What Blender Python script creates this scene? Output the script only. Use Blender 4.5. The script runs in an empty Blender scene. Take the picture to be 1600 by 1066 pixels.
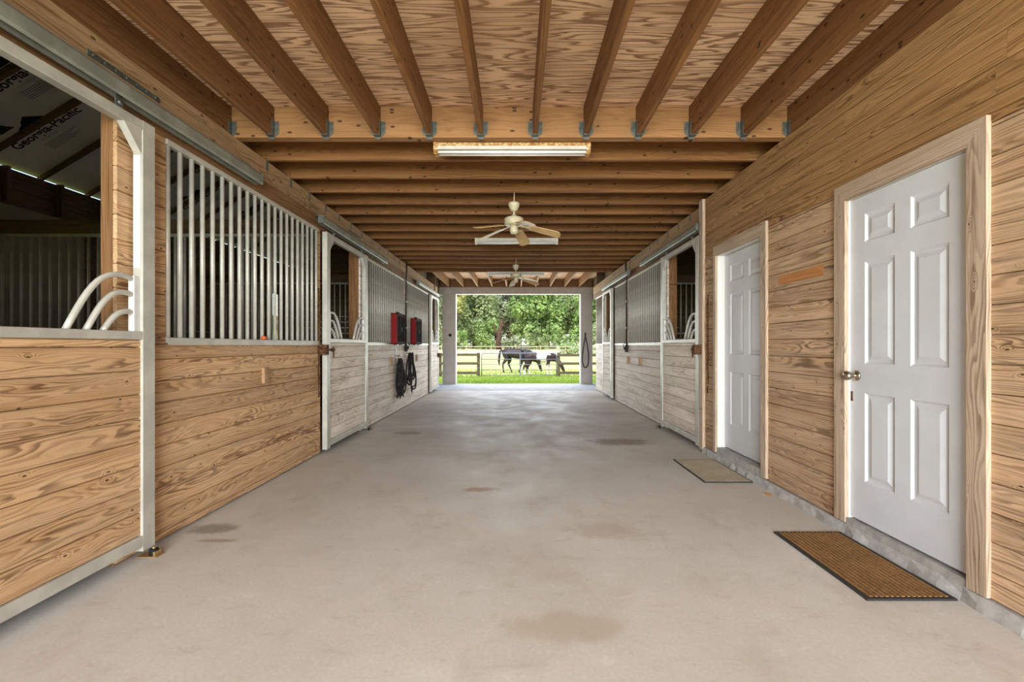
import bpy, math, random
from mathutils import Vector, Matrix
import numpy as np

S = bpy.context.scene
COL = S.collection
rng = random.Random(7)
PI = math.pi

# ------------------------------------------------------------------ camera, sky, sun, daylight, exposure
cam_data = bpy.data.cameras.new('camera')
cam_data.sensor_width = 36.0
cam_data.lens = 16.0
cam_data.shift_x = -0.00375
cam_data.shift_y = 0.0044
cam_data.clip_end = 600
cam = bpy.data.objects.new('camera', cam_data)
cam.location = (0, 0, 1.175)
cam.rotation_euler = (PI / 2, 0, 0)
COL.objects.link(cam)
S.camera = cam

world = bpy.data.worlds.new('sky')
S.world = world
world.use_nodes = True
wn = world.node_tree
sky = wn.nodes.new('ShaderNodeTexSky')
sky.sky_type = 'NISHITA'
sky.sun_disc = False
sky.sun_elevation = math.radians(58)
sky.sun_rotation = math.radians(200)
sky.dust_density = 2.0
bg = wn.nodes['Background']
wn.links.new(sky.outputs[0], bg.inputs[0])
bg.inputs[1].default_value = 0.60

sun_d = bpy.data.lights.new('sun', 'SUN')
sun_d.energy = 3.3
sun_d.angle = math.radians(1.0)
sun_d.color = (1.0, 0.95, 0.86)
sun = bpy.data.objects.new('sun', sun_d)
sun.rotation_euler = (math.radians(33), 0, math.radians(20))
sun.location = (0, -5, 20)
COL.objects.link(sun)

def daylight(name, loc, rot, sx, sy, energy, color):
    d = bpy.data.lights.new(name, 'AREA')
    d.shape = 'RECTANGLE'; d.size = sx; d.size_y = sy
    d.energy = energy; d.color = color
    o = bpy.data.objects.new(name, d)
    o.location = loc; o.rotation_euler = rot
    COL.objects.link(o)
    return o
# open barn end behind the camera and open porch end in front
daylight('daylight_front_opening', (0, -6.5, 1.85), (PI / 2, 0, 0), 6.8, 3.8, 1980, (0.935, 0.985, 1.03))
daylight('daylight_porch_opening', (0, 14.3, 1.55), (PI / 2, 0, PI), 4.0, 2.6, 165, (0.95, 0.98, 1.0))

vs = S.view_settings
vs.view_transform = 'Standard'
vs.look = 'None'
vs.gamma = 1.0
vs.use_curve_mapping = False
vs.exposure = 0.0
S.cycles.max_bounces = 8
S.cycles.diffuse_bounces = 5
S.cycles.glossy_bounces = 3
S.cycles.transparent_max_bounces = 8
S.cycles.caustics_reflective = False
S.cycles.caustics_refractive = False
S.cycles.sample_clamp_indirect = 8.0

# ------------------------------------------------------------------ materials
def srgb(r, g, b):
    def f(c):
        c /= 255.0
        return c / 12.92 if c <= 0.04045 else ((c + 0.055) / 1.055) ** 2.4
    return (f(r), f(g), f(b), 1.0)

class NT:
    """small node-tree writer"""
    def __init__(self, name):
        self.m = bpy.data.materials.new(name)
        self.m.use_nodes = True
        self.t = self.m.node_tree
        self.b = self.t.nodes['Principled BSDF']
    def n(self, kind, **kw):
        nd = self.t.nodes.new(kind)
        for k, v in kw.items():
            setattr(nd, k, v)
        return nd
    def l(self, a, b):
        self.t.links.new(a, b)
    def setin(self, sock, v):
        if isinstance(v, bpy.types.NodeSocket):
            self.l(v, sock)
        else:
            sock.default_value = v
    def math(self, op, a, b=0.0, c=0.0, clamp=False):
        nd = self.n('ShaderNodeMath', operation=op, use_clamp=clamp)
        self.setin(nd.inputs[0], a); self.setin(nd.inputs[1], b); self.setin(nd.inputs[2], c)
        return nd.outputs[0]
    def comb(self, x, y, z):
        nd = self.n('ShaderNodeCombineXYZ')
        for i, v in enumerate((x, y, z)):
            self.setin(nd.inputs[i], v)
        return nd.outputs[0]
    def sep(self, v):
        nd = self.n('ShaderNodeSeparateXYZ')
        self.l(v, nd.inputs[0])
        return nd.outputs
    def noise(self, vec, scale=1.0, detail=2.0, rough=0.5):
        nd = self.n('ShaderNodeTexNoise')
        self.l(vec, nd.inputs['Vector'])
        nd.inputs['Scale'].default_value = scale
        nd.inputs['Detail'].default_value = detail
        nd.inputs['Roughness'].default_value = rough
        return nd.outputs[0]
    def hash(self, v, seed):
        nd = self.n('ShaderNodeTexWhiteNoise', noise_dimensions='1D')
        self.l(self.math('MULTIPLY_ADD', v, 53.17 + seed, seed * 3.1), nd.inputs['W'])
        return nd.outputs['Value']
    def mix(self, f, a, b, mode='MIX'):
        nd = self.n('ShaderNodeMix', data_type='RGBA', blend_type=mode)
        self.setin(nd.inputs[0], f); self.setin(nd.inputs[6], a); self.setin(nd.inputs[7], b)
        return nd.outputs[2]
    def maprange(self, v, a, b, c, d, smooth=False):
        nd = self.n('ShaderNodeMapRange', interpolation_type='SMOOTHSTEP' if smooth else 'LINEAR')
        self.l(v, nd.inputs[0])
        for i, k in enumerate((a, b, c, d)):
            nd.inputs[i + 1].default_value = k
        return nd.outputs[0]
    def attr(self, name):
        return self.n('ShaderNodeAttribute', attribute_name=name)
    def objco(self):
        return self.n('ShaderNodeTexCoord').outputs['Object']
    def bump(self, h, strength=0.3, dist=0.01):
        nd = self.n('ShaderNodeBump')
        nd.inputs['Strength'].default_value = strength
        nd.inputs['Distance'].default_value = dist
        self.l(h, nd.inputs['Height'])
        self.l(nd.outputs[0], self.b.inputs['Normal'])
    def out(self, col, rough=0.6, metal=0.0, spec=0.4):
        self.setin(self.b.inputs['Base Color'], col)
        self.setin(self.b.inputs['Roughness'], rough)
        self.b.inputs['Metallic'].default_value = metal
        self.b.inputs['Specular IOR Level'].default_value = spec
        return self.m

def wood(name, light, dark, spacing=0.011, contrast=0.8, var=0.22, knots=0.5, rough=0.7, spec=0.25, grey=None, greyamt=0.0, knotcol=(62, 34, 16), ksize=0.06, streak=0.5):
    """sawn timber: growth rings cut lengthwise, per-board tone, knots. Reads the board's own axes from the mesh attributes gc and rnd."""
    t = NT(name)
    u, v, w = t.sep(t.attr('gc').outputs['Vector'])
    r = t.attr('rnd').outputs['Fac']
    h1, h2, h3, h4 = t.hash(r, 1), t.hash(r, 2), t.hash(r, 3), t.hash(r, 4)
    off = t.math('MULTIPLY', r, 91.0)
    p1 = t.comb(t.math('MULTIPLY_ADD', u, 0.7, off), t.math('MULTIPLY', v, 5.0), t.math('MULTIPLY', w, 5.0))
    n1 = t.noise(p1, 1.0, 2.0)
    p2 = t.comb(t.math('MULTIPLY_ADD', u, 1.2, t.math('ADD', off, 40.0)), t.math('MULTIPLY', v, 8.0), t.math('MULTIPLY', w, 8.0))
    n2 = t.noise(p2, 1.0, 2.5)
    # knots
    vo = t.n('ShaderNodeTexVoronoi', feature='F1', voronoi_dimensions='2D')
    t.l(t.comb(t.math('MULTIPLY_ADD', u, 1.5, off), t.math('MULTIPLY_ADD', v, 3.6, off), 0.0), vo.inputs['Vector'])
    kd = vo.outputs['Distance']
    keep = t.math('LESS_THAN', t.sep(vo.outputs['Color'])[0], knots)
    kbend = t.math('MULTIPLY', t.maprange(kd, 0.0, 0.40, 1.0, 0.0, True), keep)
    kmask = t.math('MULTIPLY', t.maprange(kd, ksize * 0.6, ksize * 1.2, 1.0, 0.0, True), keep)
    vv = t.math('ADD', v, t.math('MULTIPLY_ADD', n1, 0.15, t.math('MULTIPLY_ADD', h1, 0.16, -0.155)))
    ww = t.math('ADD', w, t.math('MULTIPLY_ADD', n2, 0.17, t.math('MULTIPLY_ADD', h2, 0.09, -0.06)))
    rad = t.math('SQRT', t.math('ADD', t.math('MULTIPLY', vv, vv), t.math('MULTIPLY', ww, ww)))
    fine = t.noise(t.comb(t.math('MULTIPLY', u, 6.0), t.math('MULTIPLY', v, 70.0), t.math('MULTIPLY', w, 70.0)), 1.0, 3.0, 0.6)
    sp = t.math('MULTIPLY_ADD', h4, spacing * 0.7, spacing * 0.65)
    ph = t.math('ADD', t.math('DIVIDE', rad, sp), t.math('MULTIPLY_ADD', fine, 0.5, t.math('MULTIPLY', kbend, 2.6)))
    fr = t.math('FRACT', ph)
    a = t.maprange(fr, 0.2, 0.82, 0.0, 1.0, True)
    b = t.maprange(fr, 0.86, 1.0, 1.0, 0.0, True)
    ring = t.math('MULTIPLY', a, b)
    # each ring is a little stronger or weaker than the next
    ringamp = t.math('MULTIPLY_ADD', t.hash(t.math('FLOOR', ph), 5), 0.7, 0.5)
    fade = t.maprange(n2, 0.35, 0.6, 0.55, 1.15)
    fib = t.noise(t.comb(t.math('MULTIPLY', u, 9.0), t.math('MULTIPLY', v, 320.0), t.math('MULTIPLY', w, 320.0)), 1.0, 2.0, 0.6)
    stk = t.noise(t.comb(t.math('MULTIPLY_ADD', u, 1.4, off), t.math('MULTIPLY', v, 42.0), t.math('MULTIPLY', w, 42.0)), 1.0, 3.0, 0.55)
    fac = t.math('MULTIPLY', t.math('MULTIPLY', ring, ringamp), t.math('MULTIPLY', fade, contrast))
    fac = t.math('ADD', fac, t.math('MULTIPLY_ADD', fib, 0.34, -0.17))
    fac = t.math('ADD', fac, t.math('MULTIPLY', t.maprange(stk, 0.48, 0.72, 0, 1, True), streak), clamp=True)
    col = t.mix(fac, srgb(*light), srgb(*dark))
    blot = t.noise(t.comb(t.math('MULTIPLY_ADD', u, 1.1, off), t.math('MULTIPLY', v, 6.0), w), 1.0, 4.0, 0.6)
    if grey is not None:
        gm = t.math('MULTIPLY', t.maprange(blot, 0.35, 0.65, 0.0, 1.0, True), greyamt)
        col = t.mix(gm, col, srgb(*grey))
    tone = t.math('MULTIPLY_ADD', h3, var, 1.0 - var * 0.5)
    tone = t.math('MULTIPLY', tone, t.math('MULTIPLY_ADD', blot, 0.55, 0.72))
    col = t.mix(1.0, col, t.comb(tone, t.math('POWER', tone, 1.06), t.math('POWER', tone, 1.14)), 'MULTIPLY')
    col = t.mix(t.math('MULTIPLY', kmask, 0.9), col, srgb(*knotcol))
    t.bump(t.math('ADD', fac, fib), 0.15, 0.002)
    return t.out(col, rough, 0.0, spec)

def plain(name, rgb, rough=0.5, metal=0.0, spec=0.4, noise=0.0, scale=12.0, rgb2=None):
    t = NT(name)
    if noise:
        nz = t.noise(t.objco(), scale, 4.0, 0.6)
        c2 = rgb2 if rgb2 else tuple(max(0, c * (1 - noise)) for c in rgb)
        return t.out(t.mix(t.maprange(nz, 0.35, 0.65, 0, 1, True), srgb(*rgb), srgb(*c2)), rough, metal, spec)
    return t.out(srgb(*rgb), rough, metal, spec)

M = {}
M['siding'] = wood('siding_pine', (212, 170, 124), (116, 78, 46), 0.0105, 0.72, 0.34, 0.10, ksize=0.08, grey=(188, 166, 136), greyamt=0.3, streak=0.36)
M['sidingR'] = wood('siding_pine_aged', (204, 168, 130), (108, 78, 52), 0.012, 0.72, 0.36, 0.12, ksize=0.08, grey=(180, 160, 136), greyamt=0.35, streak=0.5)
M['golden'] = wood('siding_pine_golden', (178, 138, 90), (108, 74, 42), 0.012, 0.7, 0.34, 0.12, ksize=0.08, streak=0.45)
M['whitened'] = wood('siding_pine_weathered_lit', (234, 220, 202), (150, 124, 102), 0.013, 0.6, 0.24, 0.16, ksize=0.08, grey=(232, 222, 210), greyamt=0.6, streak=0.35)  # greyer boards, whitened further to paint in light from the porch end
M['joist'] = wood('joist_timber', (140, 97, 56), (84, 52, 27), 0.012, 0.5, 0.34, 0.13, rough=0.75, ksize=0.14, knotcol=(38, 22, 14))
M['header'] = wood('header_timber', (158, 116, 74), (114, 76, 42), 0.014, 0.45, 0.12, 0.28, ksize=0.15, knotcol=(48, 27, 18), streak=0.25)
M['beam'] = wood('beam_timber', (176, 142, 102), (116, 84, 50), 0.013, 0.5, 0.14, 0.15, ksize=0.13)
M['post'] = wood('post_timber', (146, 106, 68), (88, 58, 32), 0.011, 0.55, 0.15, 0.3)
M['trimwood'] = wood('trim_pine', (196, 174, 150), (132, 108, 86), 0.011, 0.62, 0.08, 0.10)
M['darkwood'] = wood('stall_timber', (120, 96, 70), (70, 50, 32), 0.012, 0.5, 0.25, 0.3)
M['patch'] = wood('fresh_pine', (196, 136, 80), (140, 84, 40), 0.009, 0.7, 0.1, 0.0)
M['block'] = wood('block_pine', (176, 142, 104), (128, 94, 60), 0.009, 0.5, 0.2, 0.0)
M['fence'] = wood('fence_timber', (88, 76, 58), (54, 44, 32), 0.012, 0.5, 0.25, 0.2, grey=(98, 88, 74), greyamt=0.5)
M['farfence'] = plain('bleached_fence', (168, 154, 128), 0.8)

def plywood():
    t = NT('plywood_sheathing')
    x, y, z = t.sep(t.objco())
    sheet = t.math('FLOOR', t.math('DIVIDE', t.math('ADD', y, 20.0), 1.22))
    so = t.math('MULTIPLY', sheet, 17.3)
    n = t.noise(t.comb(t.math('MULTIPLY_ADD', x, 0.6, so), t.math('MULTIPLY', y, 6.5), so), 1.0, 2.5, 0.5)
    n2 = t.noise(t.comb(t.math('MULTIPLY', x, 5.0), t.math('MULTIPLY', y, 50.0), so), 1.0, 3.0, 0.6)
    fr = t.math('FRACT', t.math('ADD', t.math('MULTIPLY', n, 17.0), t.math('MULTIPLY', n2, 0.7)))
    ring = t.math('MULTIPLY', t.maprange(fr, 0.35, 0.8, 0, 1, True), t.maprange(fr, 0.86, 1.0, 1, 0, True))
    col = t.mix(t.math('MULTIPLY', ring, 0.85), srgb(244, 204, 166), srgb(128, 85, 58))
    big = t.noise(t.comb(t.math('MULTIPLY', x, 0.8), t.math('MULTIPLY', y, 1.5), so), 1.0, 3.0)
    col = t.mix(t.maprange(big, 0.4, 0.7, 0, 0.45, True), col, srgb(172, 128, 92))
    vo = t.n('ShaderNodeTexVoronoi', feature='F1')
    t.l(t.comb(t.math('MULTIPLY', x, 1.6), t.math('MULTIPLY', y, 2.6), so), vo.inputs['Vector'])
    keep = t.math('LESS_THAN', t.sep(vo.outputs['Color'])[0], 0.4)
    k = t.math('MULTIPLY', t.maprange(vo.outputs['Distance'], 0.03, 0.07, 1, 0, True), keep)
    col = t.mix(t.math('MULTIPLY', k, 0.8), col, srgb(74, 42, 24))
    return t.out(col, 0.75, 0, 0.2)
M['ply'] = plywood()

def concrete():
    t = NT('aisle_concrete')
    co = t.objco()
    x, y, z = t.sep(co)
    big = t.noise(co, 0.7, 5.0, 0.6)
    mid = t.noise(t.comb(t.math('MULTIPLY', x, 1.3), t.math('MULTIPLY', y, 0.9), 3.0), 2.2, 5.0, 0.65)
    grain = t.noise(co, 60.0, 4.0, 0.7)
    col = t.mix(t.maprange(big, 0.35, 0.65, 0, 1, True), srgb(216, 211, 200), srgb(203, 197, 184))
    col = t.mix(t.maprange(mid, 0.5, 0.75, 0, 0.5, True), col, srgb(184, 172, 156))
    col = t.mix(t.maprange(grain, 0.3, 0.7, 0, 0.28), col, srgb(158, 150, 140))
    scuff = t.noise(t.comb(t.math('MULTIPLY', x, 5.0), t.math('MULTIPLY', y, 11.0), 7.0), 1.0, 5.0, 0.7)
    col = t.mix(t.maprange(scuff, 0.54, 0.70, 0, 0.30, True), col, srgb(172, 158, 138))
    col = t.mix(t.maprange(scuff, 0.30, 0.42, 0.35, 0.0, True), col, srgb(226, 222, 214))
    # tracked-in dirt over the middle of the aisle
    dirt = t.math('MULTIPLY', t.maprange(y, 3.2, 6.5, 0, 1, True), t.maprange(y, 9.5, 12.0, 1, 0.2, True))
    dn = t.noise(t.comb(t.math('MULTIPLY', x, 0.8), t.math('MULTIPLY', y, 1.4), 9.0), 1.5, 5.0, 0.6)
    col = t.mix(t.math('MULTIPLY', dirt, t.maprange(dn, 0.3, 0.65, 0.05, 0.5, True)), col, srgb(160, 146, 128))
    wob = t.math('MULTIPLY_ADD', t.noise(co, 7.0, 4.0, 0.7), 1.6, -0.8)
    def spot(px, py, rx, ry, rgb, amt):
        nonlocal col
        dx = t.math('DIVIDE', t.math('SUBTRACT', x, px), rx)
        dy = t.math('DIVIDE', t.math('SUBTRACT', y, py), ry)
        d = t.math('SQRT', t.math('ADD', t.math('MULTIPLY', dx, dx), t.math('MULTIPLY', dy, dy)))
        m = t.maprange(t.math('ADD', d, wob), 0.5, 1.15, amt, 0.0, True)
        col = t.mix(m, col, srgb(*rgb))
    spot(-0.28, 3.72, 0.16, 0.07, (172, 132, 98), 0.75)
    spot(1.25, 5.55, 0.40, 0.22, (120, 92, 72), 0.7)
    spot(-1.94, 2.92, 0.16, 0.10, (140, 132, 120), 0.8)
    spot(-1.80, 2.74, 0.14, 0.03, (150, 128, 92), 0.6)
    spot(-1.45, 6.1, 0.22, 0.12, (120, 108, 96), 0.6)
    spot(0.55, 2.9, 0.25, 0.14, (176, 160, 136), 0.5)
    spot(0.2, 1.9, 0.3, 0.12, (178, 160, 132), 0.5)
    spot(-0.5, 6.9, 0.3, 0.25, (128, 114, 98), 0.4)
    # specks of dirt
    vo = t.n('ShaderNodeTexVoronoi', feature='F1')
    t.l(t.comb(t.math('MULTIPLY', x, 2.6), t.math('MULTIPLY', y, 2.6), 0.0), vo.inputs['Vector'])
    keep = t.math('LESS_THAN', t.sep(vo.outputs['Color'])[0], 0.6)
    sp = t.math('MULTIPLY', t.maprange(t.math('ADD', vo.outputs['Distance'], t.math('MULTIPLY', wob, 0.02)), 0.015, 0.04, 0.7, 0, True), keep)
    col = t.mix(sp, col, srgb(128, 108, 88))
    t.bump(t.math('ADD', grain, mid), 0.12, 0.004)
    return t.out(col, t.maprange(mid, 0.3, 0.7, 0.5, 0.75), 0, 0.3)
M['concrete'] = concrete()
M['curb'] = plain('curb_concrete', (178, 175, 168), 0.85, noise=0.12, scale=18)
M['apron'] = plain('porch_concrete', (186, 184, 182), 0.8, noise=0.1, scale=4)
M['cream'] = plain('cream_coated_steel', (202, 197, 183), 0.42, 0.15, 0.5, noise=0.08, scale=6)
M['stile'] = plain('pale_grey_steel', (196, 192, 178), 0.45, 0.15, 0.5, noise=0.10, scale=5)
M['white_steel'] = plain('white_enamel_steel', (226, 224, 220), 0.4, 0, 0.5, noise=0.06, scale=8)
M['galv'] = plain('galvanised_steel', (118, 121, 112), 0.42, 0.45, 0.5, noise=0.2, scale=22)
M['track'] = plain('galvanised_track', (158, 160, 146), 0.42, 0.35, 0.5, noise=0.14, scale=5)
M['door'] = plain('white_door_paint', (214, 217, 220), 0.42, 0, 0.4, noise=0.03, scale=4)
M['jamb'] = plain('white_jamb_paint', (228, 226, 220), 0.5)
M['porch'] = plain('grey_porch_paint', (182, 173, 163), 0.7, noise=0.06, scale=6)
M['porch_edge'] = plain('white_post_edge', (226, 222, 214), 0.6)
M['red'] = plain('red_plastic', (124, 15, 12), 0.6, 0, 0.2)
M['black'] = plain('black_plastic', (34, 32, 31), 0.85, 0, 0.12)
M['blade_dark'] = plain('dark_grey_plastic', (56, 53, 50), 0.85, 0, 0.12)
M['rope'] = plain('black_rope', (38, 31, 29), 0.8, noise=0.35, scale=60)
M['rope_brown'] = plain('dark_brown_leather', (60, 40, 30), 0.6, noise=0.3, scale=40)
M['rust'] = plain('rusty_iron', (112, 76, 48), 0.85, 0.1, 0.2, noise=0.5, scale=30, rgb2=(58, 38, 28))
M['brass'] = plain('brass_hardware', (190, 160, 110), 0.35, 0.7)
M['nickel'] = plain('satin_nickel', (170, 160, 142), 0.25, 0.95)
M['rubber'] = plain('black_rubber', (46, 44, 41), 0.8)
M['tube'] = plain('white_lamp_tube', (236, 234, 228), 0.3)
M['fixture_white'] = plain('white_fixture_enamel', (214, 208, 192), 0.45, noise=0.06, scale=14)
M['fixture_rust'] = plain('rust_stained_enamel', (198, 174, 116), 0.6, noise=0.5, scale=34, rgb2=(152, 94, 30))
M['fan_cream'] = plain('cream_fan_enamel', (208, 196, 160), 0.4, noise=0.12, scale=10)
M['fan_blade'] = plain('pale_fan_blade', (206, 172, 118), 0.5, noise=0.1, scale=6)
M['felt'] = plain('roof_sheathing_grey', (232, 224, 212), 0.9, noise=0.12, scale=1.2)
M['ink'] = plain('black_print', (22, 20, 20), 0.8)
M['ink_faint'] = plain('grey_print', (86, 80, 76), 0.8)
M['orange'] = plain('orange_plastic', (206, 92, 40), 0.5)
M['leaf_orange'] = plain('fallen_leaf_orange', (214, 146, 62), 0.6)
M['gate'] = plain('galvanised_gate', (112, 118, 130), 0.5, 0.2)
M['panel_pale'] = plain('pale_wall_panel', (170, 160, 138), 0.8, noise=0.1, scale=3)
M['roofing'] = plain('roof_metal', (150, 150, 150), 0.6)

def coir(name, a, b, rib):
    t = NT(name)
    x, y, z = t.sep(t.objco())
    nz = t.noise(t.objco(), 60.0, 4.0, 0.7)
    n2 = t.noise(t.objco(), 5.0, 3.0, 0.6)
    col = t.mix(t.maprange(nz, 0.3, 0.7, 0, 1), srgb(*a), srgb(*b))
    col = t.mix(t.maprange(n2, 0.4, 0.7, 0, 0.35), col, srgb(*[min(255, int(c * 1.15)) for c in a]))
    t.bump(nz, 0.5, 0.004)
    return t.out(col, 0.95, 0, 0.1)
M['coir'] = coir('brown_coir', (160, 122, 80), (116, 82, 48), 0)
M['mat_beige'] = coir('beige_mat', (190, 178, 152), (164, 150, 124), 0)

def ground_mat():
    t = NT('meadow_ground')
    co = t.objco()
    x, y, z = t.sep(co)
    n = t.noise(t.comb(t.math('MULTIPLY', x, 0.35), t.math('MULTIPLY', y, 0.5), 0.0), 1.0, 5.0, 0.65)
    f = t.noise(co, 9.0, 4.0, 0.7)
    lawn = t.mix(t.maprange(n, 0.35, 0.65, 0, 1, True), srgb(112, 138, 46), srgb(138, 156, 66))
    pasture = t.mix(t.maprange(n, 0.35, 0.62, 0, 1, True), srgb(214, 210, 138), srgb(190, 200, 112))
    k = t.maprange(t.math('ADD', y, t.math('MULTIPLY_ADD', n, 3.0, -1.5)), 23.6, 25.2, 0, 1, True)
    col = t.mix(k, lawn, pasture)
    dry = t.maprange(t.math('ADD', y, t.math('MULTIPLY_ADD', n, 16.0, -8.0)), 44.0, 62.0, 0, 0.8, True)
    col = t.mix(dry, col, srgb(216, 200, 160))
    col = t.mix(t.maprange(f, 0.3, 0.7, 0, 0.35), col, srgb(110, 130, 48))
    return t.out(col, 0.95, 0, 0.1)
M['ground'] = ground_mat()

def leafy(name, a, b, c):
    t = NT(name)
    r = t.attr('rnd').outputs['Fac']
    n = t.noise(t.objco(), 0.55, 3.0, 0.6)
    col = t.mix(r, srgb(*a), srgb(*b))
    col = t.mix(t.maprange(n, 0.4, 0.7, 0, 0.7, True), col, srgb(*c))
    m = t.out(col, 0.8, 0, 0.15)
    tr = t.n('ShaderNodeBsdfTranslucent')
    t.l(col, tr.inputs[0])
    ms = t.n('ShaderNodeMixShader')
    ms.inputs[0].default_value = 0.35
    t.l(t.b.outputs[0], ms.inputs[1]); t.l(tr.outputs[0], ms.inputs[2])
    t.l(ms.outputs[0], t.t.nodes['Material Output'].inputs[0])
    return m
M['leaf_oak'] = leafy('oak_leaves', (110, 128, 76), (154, 166, 112), (168, 178, 134))
M['leaf_green'] = leafy('green_leaves', (104, 132, 70), (150, 174, 98), (172, 188, 124))
M['leaf_pale'] = leafy('moss_grey_leaves', (124, 138, 98), (168, 174, 138), (182, 184, 154))
M['leaf_yellow'] = leafy('yellow_leaves', (176, 174, 100), (206, 200, 136), (150, 160, 96))
M['leaf_white'] = leafy('flowering_weeds', (126, 160, 74), (228, 226, 206), (176, 190, 120))
M['bark'] = plain('bark', (96, 78, 62), 0.9, noise=0.4, scale=3)
M['bark_red'] = plain('dead_trunk_wood', (88, 62, 48), 0.9, noise=0.4, scale=3)
M['blade_grass'] = leafy('grass_blades', (116, 142, 48), (152, 172, 76), (168, 178, 90))

def horse_bay():
    t = NT('dark_bay_coat')
    n = t.noise(t.objco(), 3.0, 3.0)
    x, y, z = t.sep(t.objco())
    col = t.mix(t.maprange(n, 0.35, 0.65, 0, 1, True), srgb(34, 27, 28), srgb(50, 39, 38))
    col = t.mix(t.maprange(z, 0.3, 0.7, 1, 0, True), col, srgb(24, 20, 20))
    return t.out(col, 0.5, 0, 0.4)
def horse_paint():
    t = NT('brown_and_white_coat')
    co = t.objco()
    x, y, z = t.sep(co)
    n = t.math('MULTIPLY_ADD', t.noise(co, 3.5, 3.0), 0.34, -0.17)
    xx = t.math('ADD', x, n)
    zz = t.math('ADD', z, n)
    brown = t.mix(t.maprange(n, -0.06, 0.08, 0, 1), srgb(42, 30, 30), srgb(66, 46, 42))
    barrel = t.math('MULTIPLY', t.maprange(xx, -0.10, -0.04, 0, 1, True), t.maprange(xx, 0.66, 0.72, 1, 0, True))
    # brown flank below, brown shoulder in front
    belly = t.math('MULTIPLY', t.maprange(zz, 0.82, 0.9, 1, 0, True), t.maprange(xx, 0.1, 0.2, 1, 0, True))
    barrel = t.math('MULTIPLY', barrel, t.math('SUBTRACT', 1.0, belly))
    sh = t.math('MULTIPLY', t.maprange(xx, 0.40, 0.46, 0, 1, True), t.maprange(zz, 1.10, 1.16, 1, 0, True))
    barrel = t.math('MULTIPLY', barrel, t.math('SUBTRACT', 1.0, sh))
    rump = t.math('MULTIPLY', t.maprange(zz, 1.28, 1.34, 0, 1, True), t.maprange(xx, -0.62, -0.56, 0, 1, True))
    rump = t.math('MULTIPLY', rump, t.maprange(xx, 0.7, 0.76, 1, 0, True))
    fl = t.math('MULTIPLY', t.maprange(zz, 0.55, 0.62, 1, 0, True), t.maprange(xx, 0.25, 0.3, 0, 1, True))
    fl = t.math('MULTIPLY', fl, t.maprange(xx, 0.95, 1.0, 1, 0, True))
    hl = t.math('MULTIPLY', t.maprange(zz, 0.3, 0.36, 1, 0, True), t.maprange(xx, 0.3, 0.4, 1, 0, True))
    m = t.math('MAXIMUM', t.math('MAXIMUM', barrel, rump), t.math('MAXIMUM', fl, hl))
    return t.out(t.mix(m, brown, srgb(232, 222, 208)), 0.5, 0, 0.3)
M['bay'] = horse_bay()
M['paint'] = horse_paint()
M['hair'] = plain('dark_horsehair', (40, 30, 28), 0.6)

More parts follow.
